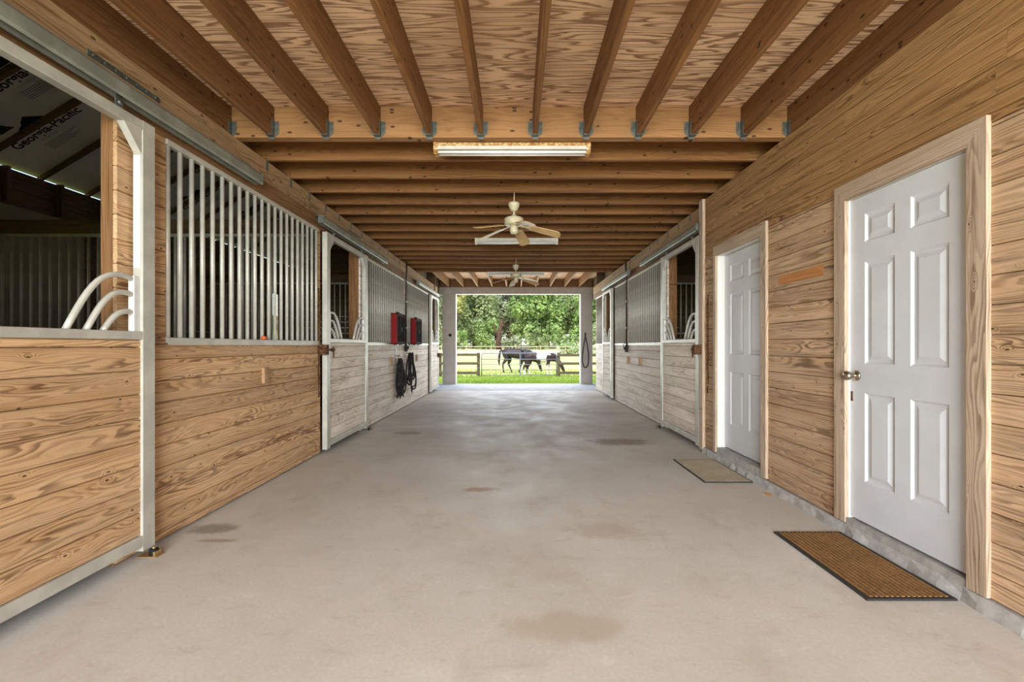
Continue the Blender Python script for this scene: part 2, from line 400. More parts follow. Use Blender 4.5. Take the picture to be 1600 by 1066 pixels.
# ------------------------------------------------------------------ mesh builder
class MB:
    def __init__(self):
        self.v = []; self.f = []; self.gc = []; self.rn = []; self.sm = []
    def _add(self, vs, fs, gcs=None, rn=None, smooth=False):
        b = len(self.v)
        rn = rng.random() if rn is None else rn
        self.v += [tuple(p) for p in vs]
        self.gc += gcs if gcs else [tuple(p) for p in vs]
        self.rn += [rn] * len(vs)
        self.f += [tuple(b + i for i in f) for f in fs]
        self.sm += [smooth] * len(fs)
    def box(self, x0, x1, y0, y1, z0, z1, ch=0.0, ax=None, rn=None):
        """board: long axis found from its size; ch chamfers the long edges; ends stay square"""
        lo = [min(x0, x1), min(y0, y1), min(z0, z1)]
        hi = [max(x0, x1), max(y0, y1), max(z0, z1)]
        sz = [hi[i] - lo[i] for i in range(3)]
        order = sorted(range(3), key=lambda i: -sz[i])
        if ax is not None:
            order = [ax] + [i for i in order if i != ax]
        U, V, W = order
        c = [(lo[i] + hi[i]) / 2 for i in range(3)]
        hv, hw = sz[V] / 2, sz[W] / 2
        if ch > 0:
            ch = min(ch, hv * .45, hw * .45)
            prof = [(-hv + ch, -hw), (hv - ch, -hw), (hv, -hw + ch), (hv, hw - ch), (hv - ch, hw), (-hv + ch, hw), (-hv, hw - ch), (-hv, -hw + ch)]
        else:
            prof = [(-hv, -hw), (hv, -hw), (hv, hw), (-hv, hw)]
        n = len(prof)
        vs, gcs = [], []
        for e in (lo[U], hi[U]):
            for (a, b) in prof:
                p = [0, 0, 0]
                p[U] = e; p[V] = c[V] + a; p[W] = c[W] + b
                vs.append(p); gcs.append((e, a, b))
        fs = [(i, (i + 1) % n, n + (i + 1) % n, n + i) for i in range(n)] + [tuple(reversed(range(n))), tuple(range(n, 2 * n))]
        # orientation
        par = (U, V, W) in ((0, 1, 2), (1, 2, 0), (2, 0, 1))
        if not par:
            fs = [tuple(reversed(f)) for f in fs]
        self._add(vs, fs, gcs, rn)
        return self
    def obox(self, c, ex, ey, ez, rn=None):
        """box from a centre and three half-extent vectors"""
        c, ex, ey, ez = Vector(c), Vector(ex), Vector(ey), Vector(ez)
        ls = [ex.length, ey.length, ez.length]
        order = sorted(range(3), key=lambda i: -ls[i])
        vs, gcs = [], []
        for i in (-1, 1):
            for j in (-1, 1):
                for k in (-1, 1):
                    vs.append(c + ex * i + ey * j + ez * k)
                    q = (i * ls[0], j * ls[1], k * ls[2])
                    gcs.append((q[order[0]], q[order[1]], q[order[2]]))
        fs = [(0, 1, 3, 2), (4, 6, 7, 5), (0, 4, 5, 1), (2, 3, 7, 6), (0, 2, 6, 4), (1, 5, 7, 3)]
        self._add(vs, fs, gcs, rn)
        return self
    def tube(self, pts, r, n=8, caps=True, closed=False, flat=1.0):
        pts = [Vector(p) for p in pts]
        m = len(pts)
        rr = r if isinstance(r, (list, tuple)) else [r] * m
        rings = []
        up = None
        for i, p in enumerate(pts):
            if closed:
                t = pts[(i + 1) % m] - pts[i - 1]
            else:
                t = (pts[min(i + 1, m - 1)] - pts[max(i - 1, 0)])
            t.normalize()
            if up is None:
                up = Vector((0, 0, 1)) if abs(t.z) < 0.9 else Vector((0, 1, 0))
            a = t.cross(up)
            if a.length < 1e-5:
                a = t.orthogonal()
            a.normalize()
            b = a.cross(t); b.normalize()
            up = b
            rings.append([p + a * (rr[i] * math.cos(2 * PI * k / n)) + b * (rr[i] * flat * math.sin(2 * PI * k / n)) for k in range(n)])
        vs = [q for R in rings for q in R]
        fs = []
        for i in range(m if closed else m - 1):
            j = (i + 1) % m
            for k in range(n):
                k2 = (k + 1) % n
                fs.append((i * n + k, i * n + k2, j * n + k2, j * n + k))
        self._add(vs, fs, None, None, True)
        if caps and not closed:
            b = len(self.v) - len(vs)
            self.f.append(tuple(b + k for k in reversed(range(n)))); self.sm.append(False)
            self.f.append(tuple(b + (m - 1) * n + k for k in range(n))); self.sm.append(False)
        return self
    def lathe(self, prof, c=(0, 0, 0), n=24, axis='Z', smooth=True):
        """prof: (radius, height) list"""
        vs, fs = [], []
        m = len(prof)
        for (r, h) in prof:
            for k in range(n):
                a = 2 * PI * k / n
                x, y = r * math.cos(a), r * math.sin(a)
                if axis == 'Z': p = (c[0] + x, c[1] + y, c[2] + h)
                elif axis == 'X': p = (c[0] + h, c[1] + x, c[2] + y)
                else: p = (c[0] + y, c[1] + h, c[2] + x)
                vs.append(p)
        for i in range(m - 1):
            for k in range(n):
                k2 = (k + 1) % n
                fs.append((i * n + k, i * n + k2, (i + 1) * n + k2, (i + 1) * n + k))
        fs.append(tuple(reversed(range(n))))
        fs.append(tuple((m - 1) * n + k for k in range(n)))
        self._add(vs, fs, None, None, smooth)
        return self
    def prism(self, poly, d):
        """closed prism: polygon of 3D points swept by vector d"""
        n = len(poly)
        d = Vector(d)
        vs = [Vector(p) for p in poly] + [Vector(p) + d for p in poly]
        nrm = Vector((0, 0, 0))
        for i in range(n):
            nrm += vs[i].cross(vs[(i + 1) % n])
        fs = [tuple(range(n)), tuple(reversed(range(n, 2 * n)))] + [((i + 1) % n, i, n + i, n + (i + 1) % n) for i in range(n)]
        if nrm.dot(d) > 0:
            fs = [tuple(reversed(f)) for f in fs]
        self._add(vs, fs)
        return self
    def quad(self, a, b, c, d, rn=None):
        self._add([a, b, c, d], [(0, 1, 2, 3)], None, rn)
        return self
    def build(self, name, mat, parent=None, origin=None):
        me = bpy.data.meshes.new(name)
        o0 = Vector(origin) if origin is not None else (Vector(parent.get('_o', (0, 0, 0))) if parent is not None else Vector((0, 0, 0)))
        me.from_pydata([tuple(Vector(p) - o0) for p in self.v], [], self.f)
        a = me.attributes.new('gc', 'FLOAT_VECTOR', 'POINT')
        a.data.foreach_set('vector', np.array(self.gc, dtype=np.float32).ravel())
        a = me.attributes.new('rnd', 'FLOAT', 'POINT')
        a.data.foreach_set('value', np.array(self.rn, dtype=np.float32))
        me.polygons.foreach_set('use_smooth', self.sm)
        me.materials.append(M[mat] if isinstance(mat, str) else mat)
        me.update()
        ob = bpy.data.objects.new(name, me)
        COL.objects.link(ob)
        if parent is not None:
            ob.parent = parent
            if origin is not None:
                ob.location = o0 - Vector(parent.get('_o', (0, 0, 0)))
            ob['_o'] = tuple(o0)
        else:
            ob.location = o0
            ob['_o'] = tuple(o0)
        return ob

def tag(o, label=None, cat=None, group=None, kind=None):
    if label: o['label'] = label
    if cat: o['category'] = cat
    if group: o['group'] = group
    if kind: o['kind'] = kind
    return o
def thing(name, loc, label, cat, group=None, kind=None):
    o = bpy.data.objects.new(name, None)
    o.empty_display_size = 0.1
    o.location = loc
    COL.objects.link(o)
    o['_o'] = tuple(loc)
    return tag(o, label, cat, group, kind)
def struct(mb, name, mat, label, cat, parent=None, origin=None):
    o = mb.build(name, mat, parent, origin)
    return tag(o, label, cat, None, 'structure')
def dup(o, loc=None, parent=None):
    c = o.copy()
    COL.objects.link(c)
    if parent is not None: c.parent = parent
    if loc is not None: c.location = loc
    return c
ORD = ['first', 'second', 'third', 'fourth', 'fifth', 'sixth', 'seventh', 'eighth', 'ninth', 'tenth', 'eleventh', 'twelfth', 'thirteenth', 'fourteenth', 'fifteenth', 'sixteenth', 'seventeenth', 'eighteenth']

BH = 0.13      # board height of the siding
def planks(mb, s, X, y0, y1, z0, z1, thick=0.022, phase=0.053, gap=0.003, maxlen=3.7):
    """horizontal tongue-and-groove boards; face at x = s*X, boards stacked in z; s = -1 left wall, +1 right wall"""
    k = math.floor((z0 - phase) / BH)
    while True:
        a, b = phase + k * BH, phase + (k + 1) * BH
        k += 1
        if a >= z1 - 1e-4: break
        a, b = max(a, z0), min(b, z1)
        if b - a < 0.006: continue
        ys = [y0]
        if y1 - y0 > maxlen:
            ys.append(y0 + (y1 - y0) * rng.uniform(0.25, 0.75))
        ys.append(y1)
        for i in range(len(ys) - 1):
            mb.box(s * X, s * (X + thick), ys[i] + (0.001 if i else 0), ys[i + 1], a + gap / 2, b - gap / 2, ch=0.006, ax=1)
    return mb

# ------------------------------------------------------------------ setting: floor, ground, ceilings, walls
ZJ = 2.785       # underside of the aisle joists
ZP = 3.02        # plywood over them
YE = 12.1        # far end of the stall walls
struct(MB().box(-5.9, 5.9, -2.6, 11.8, -0.25, 0.0), 'floor', 'concrete', 'smooth beige concrete aisle floor with brown stains', 'floor')
struct(MB().box(-5.9, 5.9, 11.812, 14.05, -0.25, -0.004), 'floor_porch', 'apron', 'pale concrete porch slab beyond the floor joint', 'floor')

def gz(y):
    if y < 14: return -0.14
    if y < 21: return -0.14 - 0.33 * (y - 14) / 7
    if y < 28: return -0.47
    return -0.47 + 1.5 * (y - 28) / 72
g = MB()
ys = [-40, -2.7, 5, 13.9] + [14 + i for i in range(0, 16)] + list(range(30, 141, 5))
xs = [-90, -60, -40, -25, -15, -8, -4, 0, 4, 8, 15, 25, 40, 60, 90]
vs = [(x, y, gz(y)) for y in ys for x in xs]
nx = len(xs)
g._add(vs, [(j * nx + i, j * nx + i + 1, (j + 1) * nx + i + 1, (j + 1) * nx + i) for j in range(len(ys) - 1) for i in range(nx - 1)], None, None, True)
struct(g, 'ground', 'ground', 'sunlit lawn and dry pasture beyond the porch', 'ground')

struct(MB().box(-2.4, 2.4, -2.6, 10.02, ZP, ZP + 0.018, ax=0), 'ceiling', 'ply', 'plywood ceiling with swirling grain over the aisle', 'ceiling')
struct(MB().box(-2.6, 2.6, 10.02, 14.1, 3.20, 3.218, ax=0), 'ceiling_porch', 'ply', 'pale plywood ceiling over the far porch', 'ceiling')

# left wall pieces (face x = -2.12)
XL, XR, XW = 2.12, 2.13, 2.08
w = MB()
planks(w, -1, XL, -2.6, 1.28, 0.02, 2.43)
struct(w, 'wall_left_entrance', 'siding', 'horizontal pine boards before the nearest stall door', 'wall')
w = MB()
planks(w, -1, XL, 2.42, 2.755, 1.185, 2.43)
planks(w, -1, XL, 2.42, 4.93, 0.012, 1.185)
planks(w, -1, XL, 4.865, 4.93, 1.185, 2.43)
struct(w, 'wall_left', 'siding', 'tan pine board wall under the nearest bar grille', 'wall')
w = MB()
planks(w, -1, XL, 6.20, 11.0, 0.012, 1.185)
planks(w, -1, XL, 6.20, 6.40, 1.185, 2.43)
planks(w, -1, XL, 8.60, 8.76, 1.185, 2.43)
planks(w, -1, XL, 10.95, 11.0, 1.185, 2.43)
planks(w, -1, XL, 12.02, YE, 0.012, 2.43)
struct(w, 'wall_left_rear', 'whitened', 'weathered board wall, whitened as if lit, below the box fans', 'wall')
# right stall wall (face x = 2.13)
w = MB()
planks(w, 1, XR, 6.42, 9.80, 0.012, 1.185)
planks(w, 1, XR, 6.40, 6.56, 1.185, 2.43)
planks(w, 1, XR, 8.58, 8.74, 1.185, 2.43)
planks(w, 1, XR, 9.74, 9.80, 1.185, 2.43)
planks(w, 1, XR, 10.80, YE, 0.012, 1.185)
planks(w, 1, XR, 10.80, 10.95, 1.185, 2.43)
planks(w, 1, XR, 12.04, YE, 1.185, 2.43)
struct(w, 'wall_right_rear', 'whitened', 'weathered board wall, whitened as if lit, under the right stall grilles', 'wall')
# right front wall with two door openings (face x = 2.08)
w = MB()
D1 = (2.08, 2.85, 2.08)     # near door: y0, y1, top
D2 = (3.83, 4.70, 2.10)
planks(w, 1, XW, -2.6, D1[0] - 0.05, 0.062, 2.15)
planks(w, 1, XW, D1[1] + 0.05, D2[0] - 0.04, 0.062, 2.15)
planks(w, 1, XW, D2[1] + 0.02, 5.02, 0.062, 2.15)
wu = planks(MB(), 1, XW, -2.6, 5.02, 2.15, ZJ, maxlen=4.0)
struct(wu, 'wall_right_upper', 'golden', 'golden brown boards above the two white doors', 'wall')
wall_right = struct(w, 'wall_right', 'sidingR', 'horizontal pine board wall around the two white doors', 'wall')
MBp = MB().box(XW - 0.0015, XW + 0.002, 3.075, 3.60, 1.652, 1.722)
MBp.build('unweathered_patch', 'patch', wall_right)['label'] = 'fresh orange patch of unweathered wood'
# tack-room side behind the doors and the room walls that close the building
struct(MB().box(2.6, 2.62, -2.6, 5.0, 0.0, ZJ), 'wall_tack_room', 'darkwood', 'inner wall behind the white doors', 'wall')
# concrete curb and door sills under the right wall
c = MB()
random.seed(3)
prof = []
yy = -2.6
pts_top, pts_bot = [], []
while yy < 5.02:
    pts_bot.append((2.052 - rng.uniform(0, 0.022), yy))
    yy += rng.uniform(0.05, 0.12)
pts_bot.append((2.045, 5.02))
for i in range(len(pts_bot) - 1):
    (xa, ya), (xb, yb) = pts_bot[i], pts_bot[i + 1]
    c._add([(xa, ya, 0), (xb, yb, 0), (xb + 0.008, yb, 0.028), (xa + 0.008, ya, 0.028), (2.066, ya, 0.060), (2.066, yb, 0.060), (2.6, yb, 0.061), (2.6, ya, 0.061)],
           [(0, 3, 2, 1), (3, 4, 5, 2), (4, 7, 6, 5)])
c.box(2.066, 2.6, D1[0] - 0.0, D1[1] + 0.0, 0.0, 0.100)
c.box(2.072, 2.6, D2[0] - 0.0, D2[1] + 0.0, 0.0, 0.125)
struct(c, 'baseboard_right', 'curb', 'rough grey concrete curb along the foot of the door wall', 'curb')

def trim(name, label, mb, mat='trimwood'):
    return struct(mb, name, mat, label, 'trim')
def door_casing(n, y0, y1, ztop, wn, wf, label, zb=0.068):
    xf, xb = 2.058, 2.082
    zt = ztop + 0.105
    t = MB()
    # near leg, far leg and head with mitred corners, swept through the trim thickness
    for poly in ([(y0, zb), (y0 - wn, zb), (y0 - wn, zt), (y0, ztop)], [(y1, zb), (y1, ztop), (y1 + wf, zt), (y1 + wf, zb)],
                 [(y0, ztop), (y0 - wn, zt), (y1 + wf, zt), (y1, ztop)]):
        b = len(t.v)
        t.prism([(xf, a, z) for (a, z) in poly], (xb - xf, 0, 0))
        vert = poly[0][1] == zb
        r = rng.random()
        for i in range(b, len(t.v)):
            x, a, z = t.v[i]
            t.gc[i] = (z + r, a - poly[0][0], x - 2.07) if vert else (a + r, z - ztop, x - 2.07)
            t.rn[i] = r
    trim(n, label, t)
door_casing('trim_1', D1[0], D1[1], D1[2], 0.088, 0.095, 'pale mitred pine casing around the near white door')
door_casing('trim_2', D2[0], D2[1], D2[2], 0.078, 0.055, 'pale pine casing around the far white door', 0.075)

def panel_door(name, label, X, y0, y1, z0, z1, knob_y=None):
    root = thing(name, (X, (y0 + y1) / 2, z0), label, 'door', None, 'structure')
    W, H = y1 - y0, z1 - z0
    sy = [0.115, 0.115 + (W - 0.115 * 2 - 0.10) / 2]
    cols = [(y0 + 0.115, y0 + sy[1]), (y1 - sy[1], y1 - 0.115)]
    rows = [(z0 + 0.245 * H / 1.97, z0 + 0.78 * H / 1.97), (z0 + 0.957 * H / 1.97, z0 + 1.57 * H / 1.97), (z0 + 1.69 * H / 1.97, z0 + 1.86 * H / 1.97)]
    m = MB()
    yl = sorted([y0, y1] + [q for c in cols for q in c])
    zl = sorted([z0, z1] + [q for r in rows for q in r])
    for i in range(len(yl) - 1):
        for j in range(len(zl) - 1):
            a, b, c_, d = yl[i], yl[i + 1], zl[j], zl[j + 1]
            if (a, b) in cols and (c_, d) in rows:
                rects = [(0, 0), (0.012, 0.011), (0.026, 0.011), (0.050, 0.002)]
                ring = [[(X + dp, a + q, c_ + q), (X + dp, b - q, c_ + q), (X + dp, b - q, d - q), (X + dp, a + q, d - q)] for (q, dp) in rects]
                vs = [p for r in ring for p in r]
                fs = []
                for k in range(len(rects) - 1):
                    for e in range(4):
                        e2 = (e + 1) % 4
                        fs.append((k * 4 + e, (k + 1) * 4 + e, (k + 1) * 4 + e2, k * 4 + e2))
                k = len(rects) - 1
                fs.append((k * 4 + 3, k * 4 + 2, k * 4 + 1, k * 4))
                m._add(vs, fs)
            else:
                m.quad((X, a, c_), (X, a, d), (X, b, d), (X, b, c_))
    e = 0.044
    m.quad((X, y0, z0), (X + e, y0, z0), (X + e, y0, z1), (X, y0, z1))
    m.quad((X, y1, z0), (X, y1, z1), (X + e, y1, z1), (X + e, y1, z0))
    m.quad((X, y0, z1), (X + e, y0, z1), (X + e, y1, z1), (X, y1, z1))
    m.quad((X, y0, z0), (X, y1, z0), (X + e, y1, z0), (X + e, y0, z0))
    m.quad((X + e, y0, z0), (X + e, y1, z0), (X + e, y1, z1), (X + e, y0, z1))
    leaf = m.build('door_leaf', 'door', root)
    if knob_y:
        zk = 0.99
        k = MB().lathe([(0.0, 0.0), (0.032, 0.0), (0.032, -0.007), (0.028, -0.011), (0.012, -0.013), (0.011, -0.035), (0.02, -0.042), (0.028, -0.052), (0.029, -0.064), (0.022, -0.075), (0.0, -0.079)], (X, knob_y, zk), 20, 'X')
        k.build('door_knob', 'nickel', leaf)
        MB().box(X - 0.001, X + 0.004, y1 - 0.018, y1 - 0.002, zk - 0.16, zk - 0.10).build('strike_wear', 'rust', leaf)
    return root
panel_door('door_1', 'near white six panel door with a round knob', 2.094, D1[0] + 0.004, D1[1] - 0.004, 0.112, D1[2] - 0.004, D1[1] - 0.055)
panel_door('door_2', 'far white six panel door without a visible knob', 2.157, D2[0] + 0.004, D2[1] - 0.006, 0.135, D2[2] - 0.006)
j = MB()
for (y0, y1, zt, zb, xb) in ((D1[0], D1[1], D1[2], 0.10, 2.094), (D2[0], D2[1], D2[2], 0.125, 2.157)):
    j.box(2.083, 2.22, y0 - 0.03, y0, zb, zt + 0.03)
    j.box(2.083, 2.22, y1, y1 + 0.018, zb, zt + 0.03)
    j.box(2.083, 2.22, y0 - 0.03, y1 + 0.018, zt, zt + 0.03)
struct(j, 'trim_3', 'jamb', 'white painted jambs inside the door casings', 'trim')
# corner post where the door wall meets the stall fronts
struct(MB().box(2.05, 2.16, 5.0, 5.10, 0.02, ZJ, ch=0.003), 'trim_4', 'trimwood', 'pine corner board between far door and stall front', 'trim')

# beams over the stall fronts
def beams(s, y0, y1, label_u, label_l, nu, nl):
    u = MB(); l = MB()
    n = 2 if y1 - y0 > 6 else 1
    for i in range(n):
        a, b = y0 + (y1 - y0) * i / n, y0 + (y1 - y0) * (i + 1) / n
        u.box(s * (2.17 if s < 0 else 2.14), s * 2.30, a, b, 2.575, ZJ, ch=0.003)
        l.box(s * (2.135 if s < 0 else 2.145), s * 2.19, a, b, 2.43, 2.575, ch=0.003)
    struct(u, nu, 'beam', label_u, 'beam'); struct(l, nl, 'post', label_l, 'beam')
beams(-1, -2.6, 12.6, 'golden upper beam along the stall doors, marked by metal ties', 'darker lower board behind the galvanised door tracks', 'beam_left', 'beam_left_lower')
beams(1, 5.1, 12.6, 'golden upper beam over the stall fronts beside the door wall', 'darker lower board over the stall fronts beside the door wall', 'beam_right', 'beam_right_lower')
cl = MB()
cl.box(-2.34, -2.30, -2.6, 10.05, ZJ, ZP); struct(cl, 'trim_5', 'darkwood', 'rim board closing the joist ends above the left beam', 'trim')
cl = MB()
cl.box(2.30, 2.34, -2.6, 10.05, ZJ, ZP); struct(cl, 'trim_6', 'darkwood', 'rim board closing the joist ends above the door wall', 'trim')

# ------------------------------------------------------------------ joists
YH = 3.52
h = MB()
h.box(-2.29, 2.29, YH, YH + 0.038, 2.785, ZP, ch=0.003); h.box(-2.29, 2.29, YH + 0.04, YH + 0.078, 2.785, ZP, ch=0.003)
struct(h, 'header_beam', 'header', 'wide knotty cross beam carrying the metal joist hangers', 'beam')
def hanger(mb, x, y, z, s=1):
    """stamped steel joist hanger on a face at y, seat under z; s=+1 when the joist comes from -y"""
    t = 0.003
    for q in (-1, 1):
        mb.box(x + q * 0.020, x + q * 0.023, y - s * 0.05, y - s * 0.001, z - 0.002, z + 0.115)
        # flange on the header, cut at the foot like a bracket
        xa, xb = x + q * 0.023, x + q * 0.056
        mb.prism([(xa, y - s * t, z - 0.004), (xb, y - s * t, z + 0.026), (xb, y - s * t, z + 0.115), (xa, y - s * t, z + 0.115)], (0, s * t * 0.8, 0))
        for (dz) in (0.035, 0.065, 0.095):
            mb.lathe([(0.0, -0.004), (0.005, -0.004), (0.005, 0.0)], (x + q * 0.042, y - s * t, z + dz), 6, 'Y')
    mb.box(x - 0.023, x + 0.023, y - s * 0.05, y - s * 0.001, z - 0.0045, z - 0.001)
    mb.box(x - 0.023, x + 0.023, y - s * 0.004, y - s * 0.0, z - 0.022, z - 0.003)
front_x = [-2.215, -1.886, -1.465, -1.064, -0.666, -0.272, 0.149, 0.542, 0.946, 1.356, 1.757, 2.115]
for i, x in enumerate(front_x):
    o = thing('ceiling_joist', (x, YH, 2.79), None, 'joist', 'joists running towards the viewer on metal hangers')
    if i == 0: lb = 'hanger joist lying directly on the left beam above the door track'
    elif i == len(front_x) - 1: lb = 'hanger joist pressed against the top of the door wall'
    else: lb = '%s lengthwise joist on a metal hanger, counted from the left beam' % ORD[i]
    o['label'] = lb
    MB().box(x - 0.019, x + 0.019, -2.6, YH - 0.002, 2.79, ZP - 0.001, ch=0.003).build('joist_board', 'joist', o)
    if True:
        hb = MB(); hanger(hb, x, YH - 0.0005, 2.79)
        hb.build('joist_hanger', 'galv', o)['label'] = 'galvanised joist hanger'
rear_y = [3.95, 4.37, 4.772, 5.177, 5.568, 5.968, 6.386, 6.842, 7.242, 7.682, 8.098, 8.462, 8.919, 9.422, 9.962]
for i, y in enumerate(rear_y):
    o = thing('cross_joist', (0, y, ZJ), '%s crosswise joist counted back from the beam with metal hangers' % ORD[i], 'joist', 'joists crossing the aisle')
    MB().box(-2.295, 2.295, y, y + 0.038, ZJ, ZP - 0.001, ch=0.003).build('joist_board', 'joist', o)
    MB().box(-2.1695, -2.166, y, y + 0.030, ZJ - 0.085, ZJ + 0.06).build('metal_tie', 'galv', o)
    if y > 5.1:
        MB().box(2.136, 2.1395, y, y + 0.030, ZJ - 0.085, ZJ + 0.06).build('metal_tie', 'galv', o)
for i in range(10):
    x = -2.03 + 0.438 * i
    o = thing('porch_joist', (x, 14.0, 2.955), '%s porch joist from the left, above the grey end beam' % ORD[i], 'joist', 'joists over the far porch')
    MB().box(x - 0.019, x + 0.019, 10.06, 13.98, 2.955, 3.199, ch=0.003).build('joist_board', 'header', o)
struct(MB().box(-2.6, 2.6, 14.0, 14.04, 2.955, 3.2, ch=0.003), 'trim_7', 'header', 'orange rim board behind the porch joists', 'trim')
struct(MB().box(-2.295, 2.295, 10.02, 10.045, ZP - 0.001, 3.2), 'trim_8', 'joist', 'board closing the step between the two ceilings', 'trim')
struct(MB().box(-2.34, 2.50, 13.86, 14.06, 2.742, 2.953, ch=0.004), 'porch_beam', 'porch', 'grey painted beam over the far opening', 'beam')

# porch posts
for (x0, x1, lab, wx) in ((-2.235, -1.82, 'grey square porch post left of the far opening', -1), (1.965, 2.335, 'grey square porch post with a black loop hanging on it', 1)):
    o = thing('porch_post', ((x0 + x1) / 2, 13.95, 0), lab, 'post', 'porch posts')
    MB().box(x0 + 0.03 * (wx > 0), x1 - 0.03 * (wx < 0), 13.86, 14.03, -0.004, 2.742, ch=0.004, ax=2).build('post_shaft', 'porch', o)
    ct = MB()  # narrow white strip along the opening side of each post
    if wx < 0: ct.box(x1 - 0.03, x1, 13.85, 14.035, 0.0, 2.74)
    else: ct.box(x0, x0 + 0.03, 13.85, 14.035, 0.0, 2.74)
    ct.build('post_edge', 'porch_edge', o)['label'] = 'white strip on the edge of the post'
hk = MB().lathe([(0, 0), (0.045, 0), (0.045, -0.02), (0.03, -0.03), (0.0, -0.032)], (-2.0, 13.858, 1.49), 14, 'Y')
tag(hk.build('wall_hook', 'black', None, (-2.0, 13.85, 1.49)), 'small dark round fitting on the left porch post', 'hook')
lp = []
for k in range(26):
    a = k / 25 * 2 * PI
    wd = 0.115 * (0.5 - 0.5 * math.cos(a)) ** 0.8
    # teardrop: narrow at the top, round below
    t_ = 0.5 - 0.5 * math.cos(a)
    zz = 1.42 - 0.92 * t_
    xx = 2.115 + math.sin(a) * (0.035 + 0.10 * t_)
    lp.append((xx, 13.825, zz))
rl = MB().tube(lp[:-1], 0.017, 8, closed=True)
rl.tube([(2.115, 13.845, 1.56), (2.115, 13.84, 1.5), (2.112, 13.83, 1.41)], 0.022, 8)
tag(rl.build('hanging_strap', 'rope_brown', None, (2.115, 13.84, 0.5)), 'dark leather strap loop hanging on the right porch post', 'strap')

# ------------------------------------------------------------------ stall grilles
bar_mesh = None
def grille(name_label, s, X, y0, y1, n, group, cat='grille'):
    global bar_mesh
    root = thing('bar_grille', (s * X, (y0 + y1) / 2, 1.19), name_label, cat, group)
    zb, zt = 1.19, 2.428
    r = MB()
    r.box(s * (X - 0.012), s * (X + 0.028), y0, y1, zt - 0.034, zt, ch=0.003)
    r.build('top_rail', 'cream', root)
    r = MB()
    r.box(s * (X - 0.012), s * (X + 0.028), y0, y1, zb, zb + 0.034, ch=0.003)
    r.box(s * (X - 0.016), s * (X - 0.012), y0, y1, zb - 0.012, zb + 0.03)
    r.build('bottom_rail', 'stile', root)
    if bar_mesh is None:
        m = MB().tube([(0, 0, zb + 0.02), (0, 0, zt - 0.02)], 0.0145, 10)
        b = m.build('bar', 'cream', root, (0, 0, 0))
        bar_mesh = b.data
        bpy.data.objects.remove(b)
    for i in range(n):
        y = y0 + 0.022 + (y1 - y0 - 0.044) * i / (n - 1)
        b = bpy.data.objects.new('bar', bar_mesh)
        COL.objects.link(b)
        b.parent = root
        b.location = Vector((s * (X + 0.008), y, 0)) - Vector(root['_o'])
    return root
GRP = 'cream bar grilles in the stall fronts'
grille('nearest cream bar grille, beside the nearest stall door', -1, 2.118, 2.755, 4.865, 21, GRP)
grille('bar grille behind the first red box fan', -1, 2.118, 6.40, 8.60, 21, GRP)
grille('bar grille behind the second red box fan', -1, 2.118, 8.76, 10.95, 21, GRP)
grille('bar grille between the black conduit and the stall door next to the far white door', 1, 2.128, 6.56, 8.58, 20, GRP)
grille('short bar grille from the conduit to the farther stall door, white door side', 1, 2.128, 8.74, 9.74, 10, GRP)
grille('last bar grille at the porch end of the door wall side', 1, 2.128, 10.95, 12.04, 11, GRP)

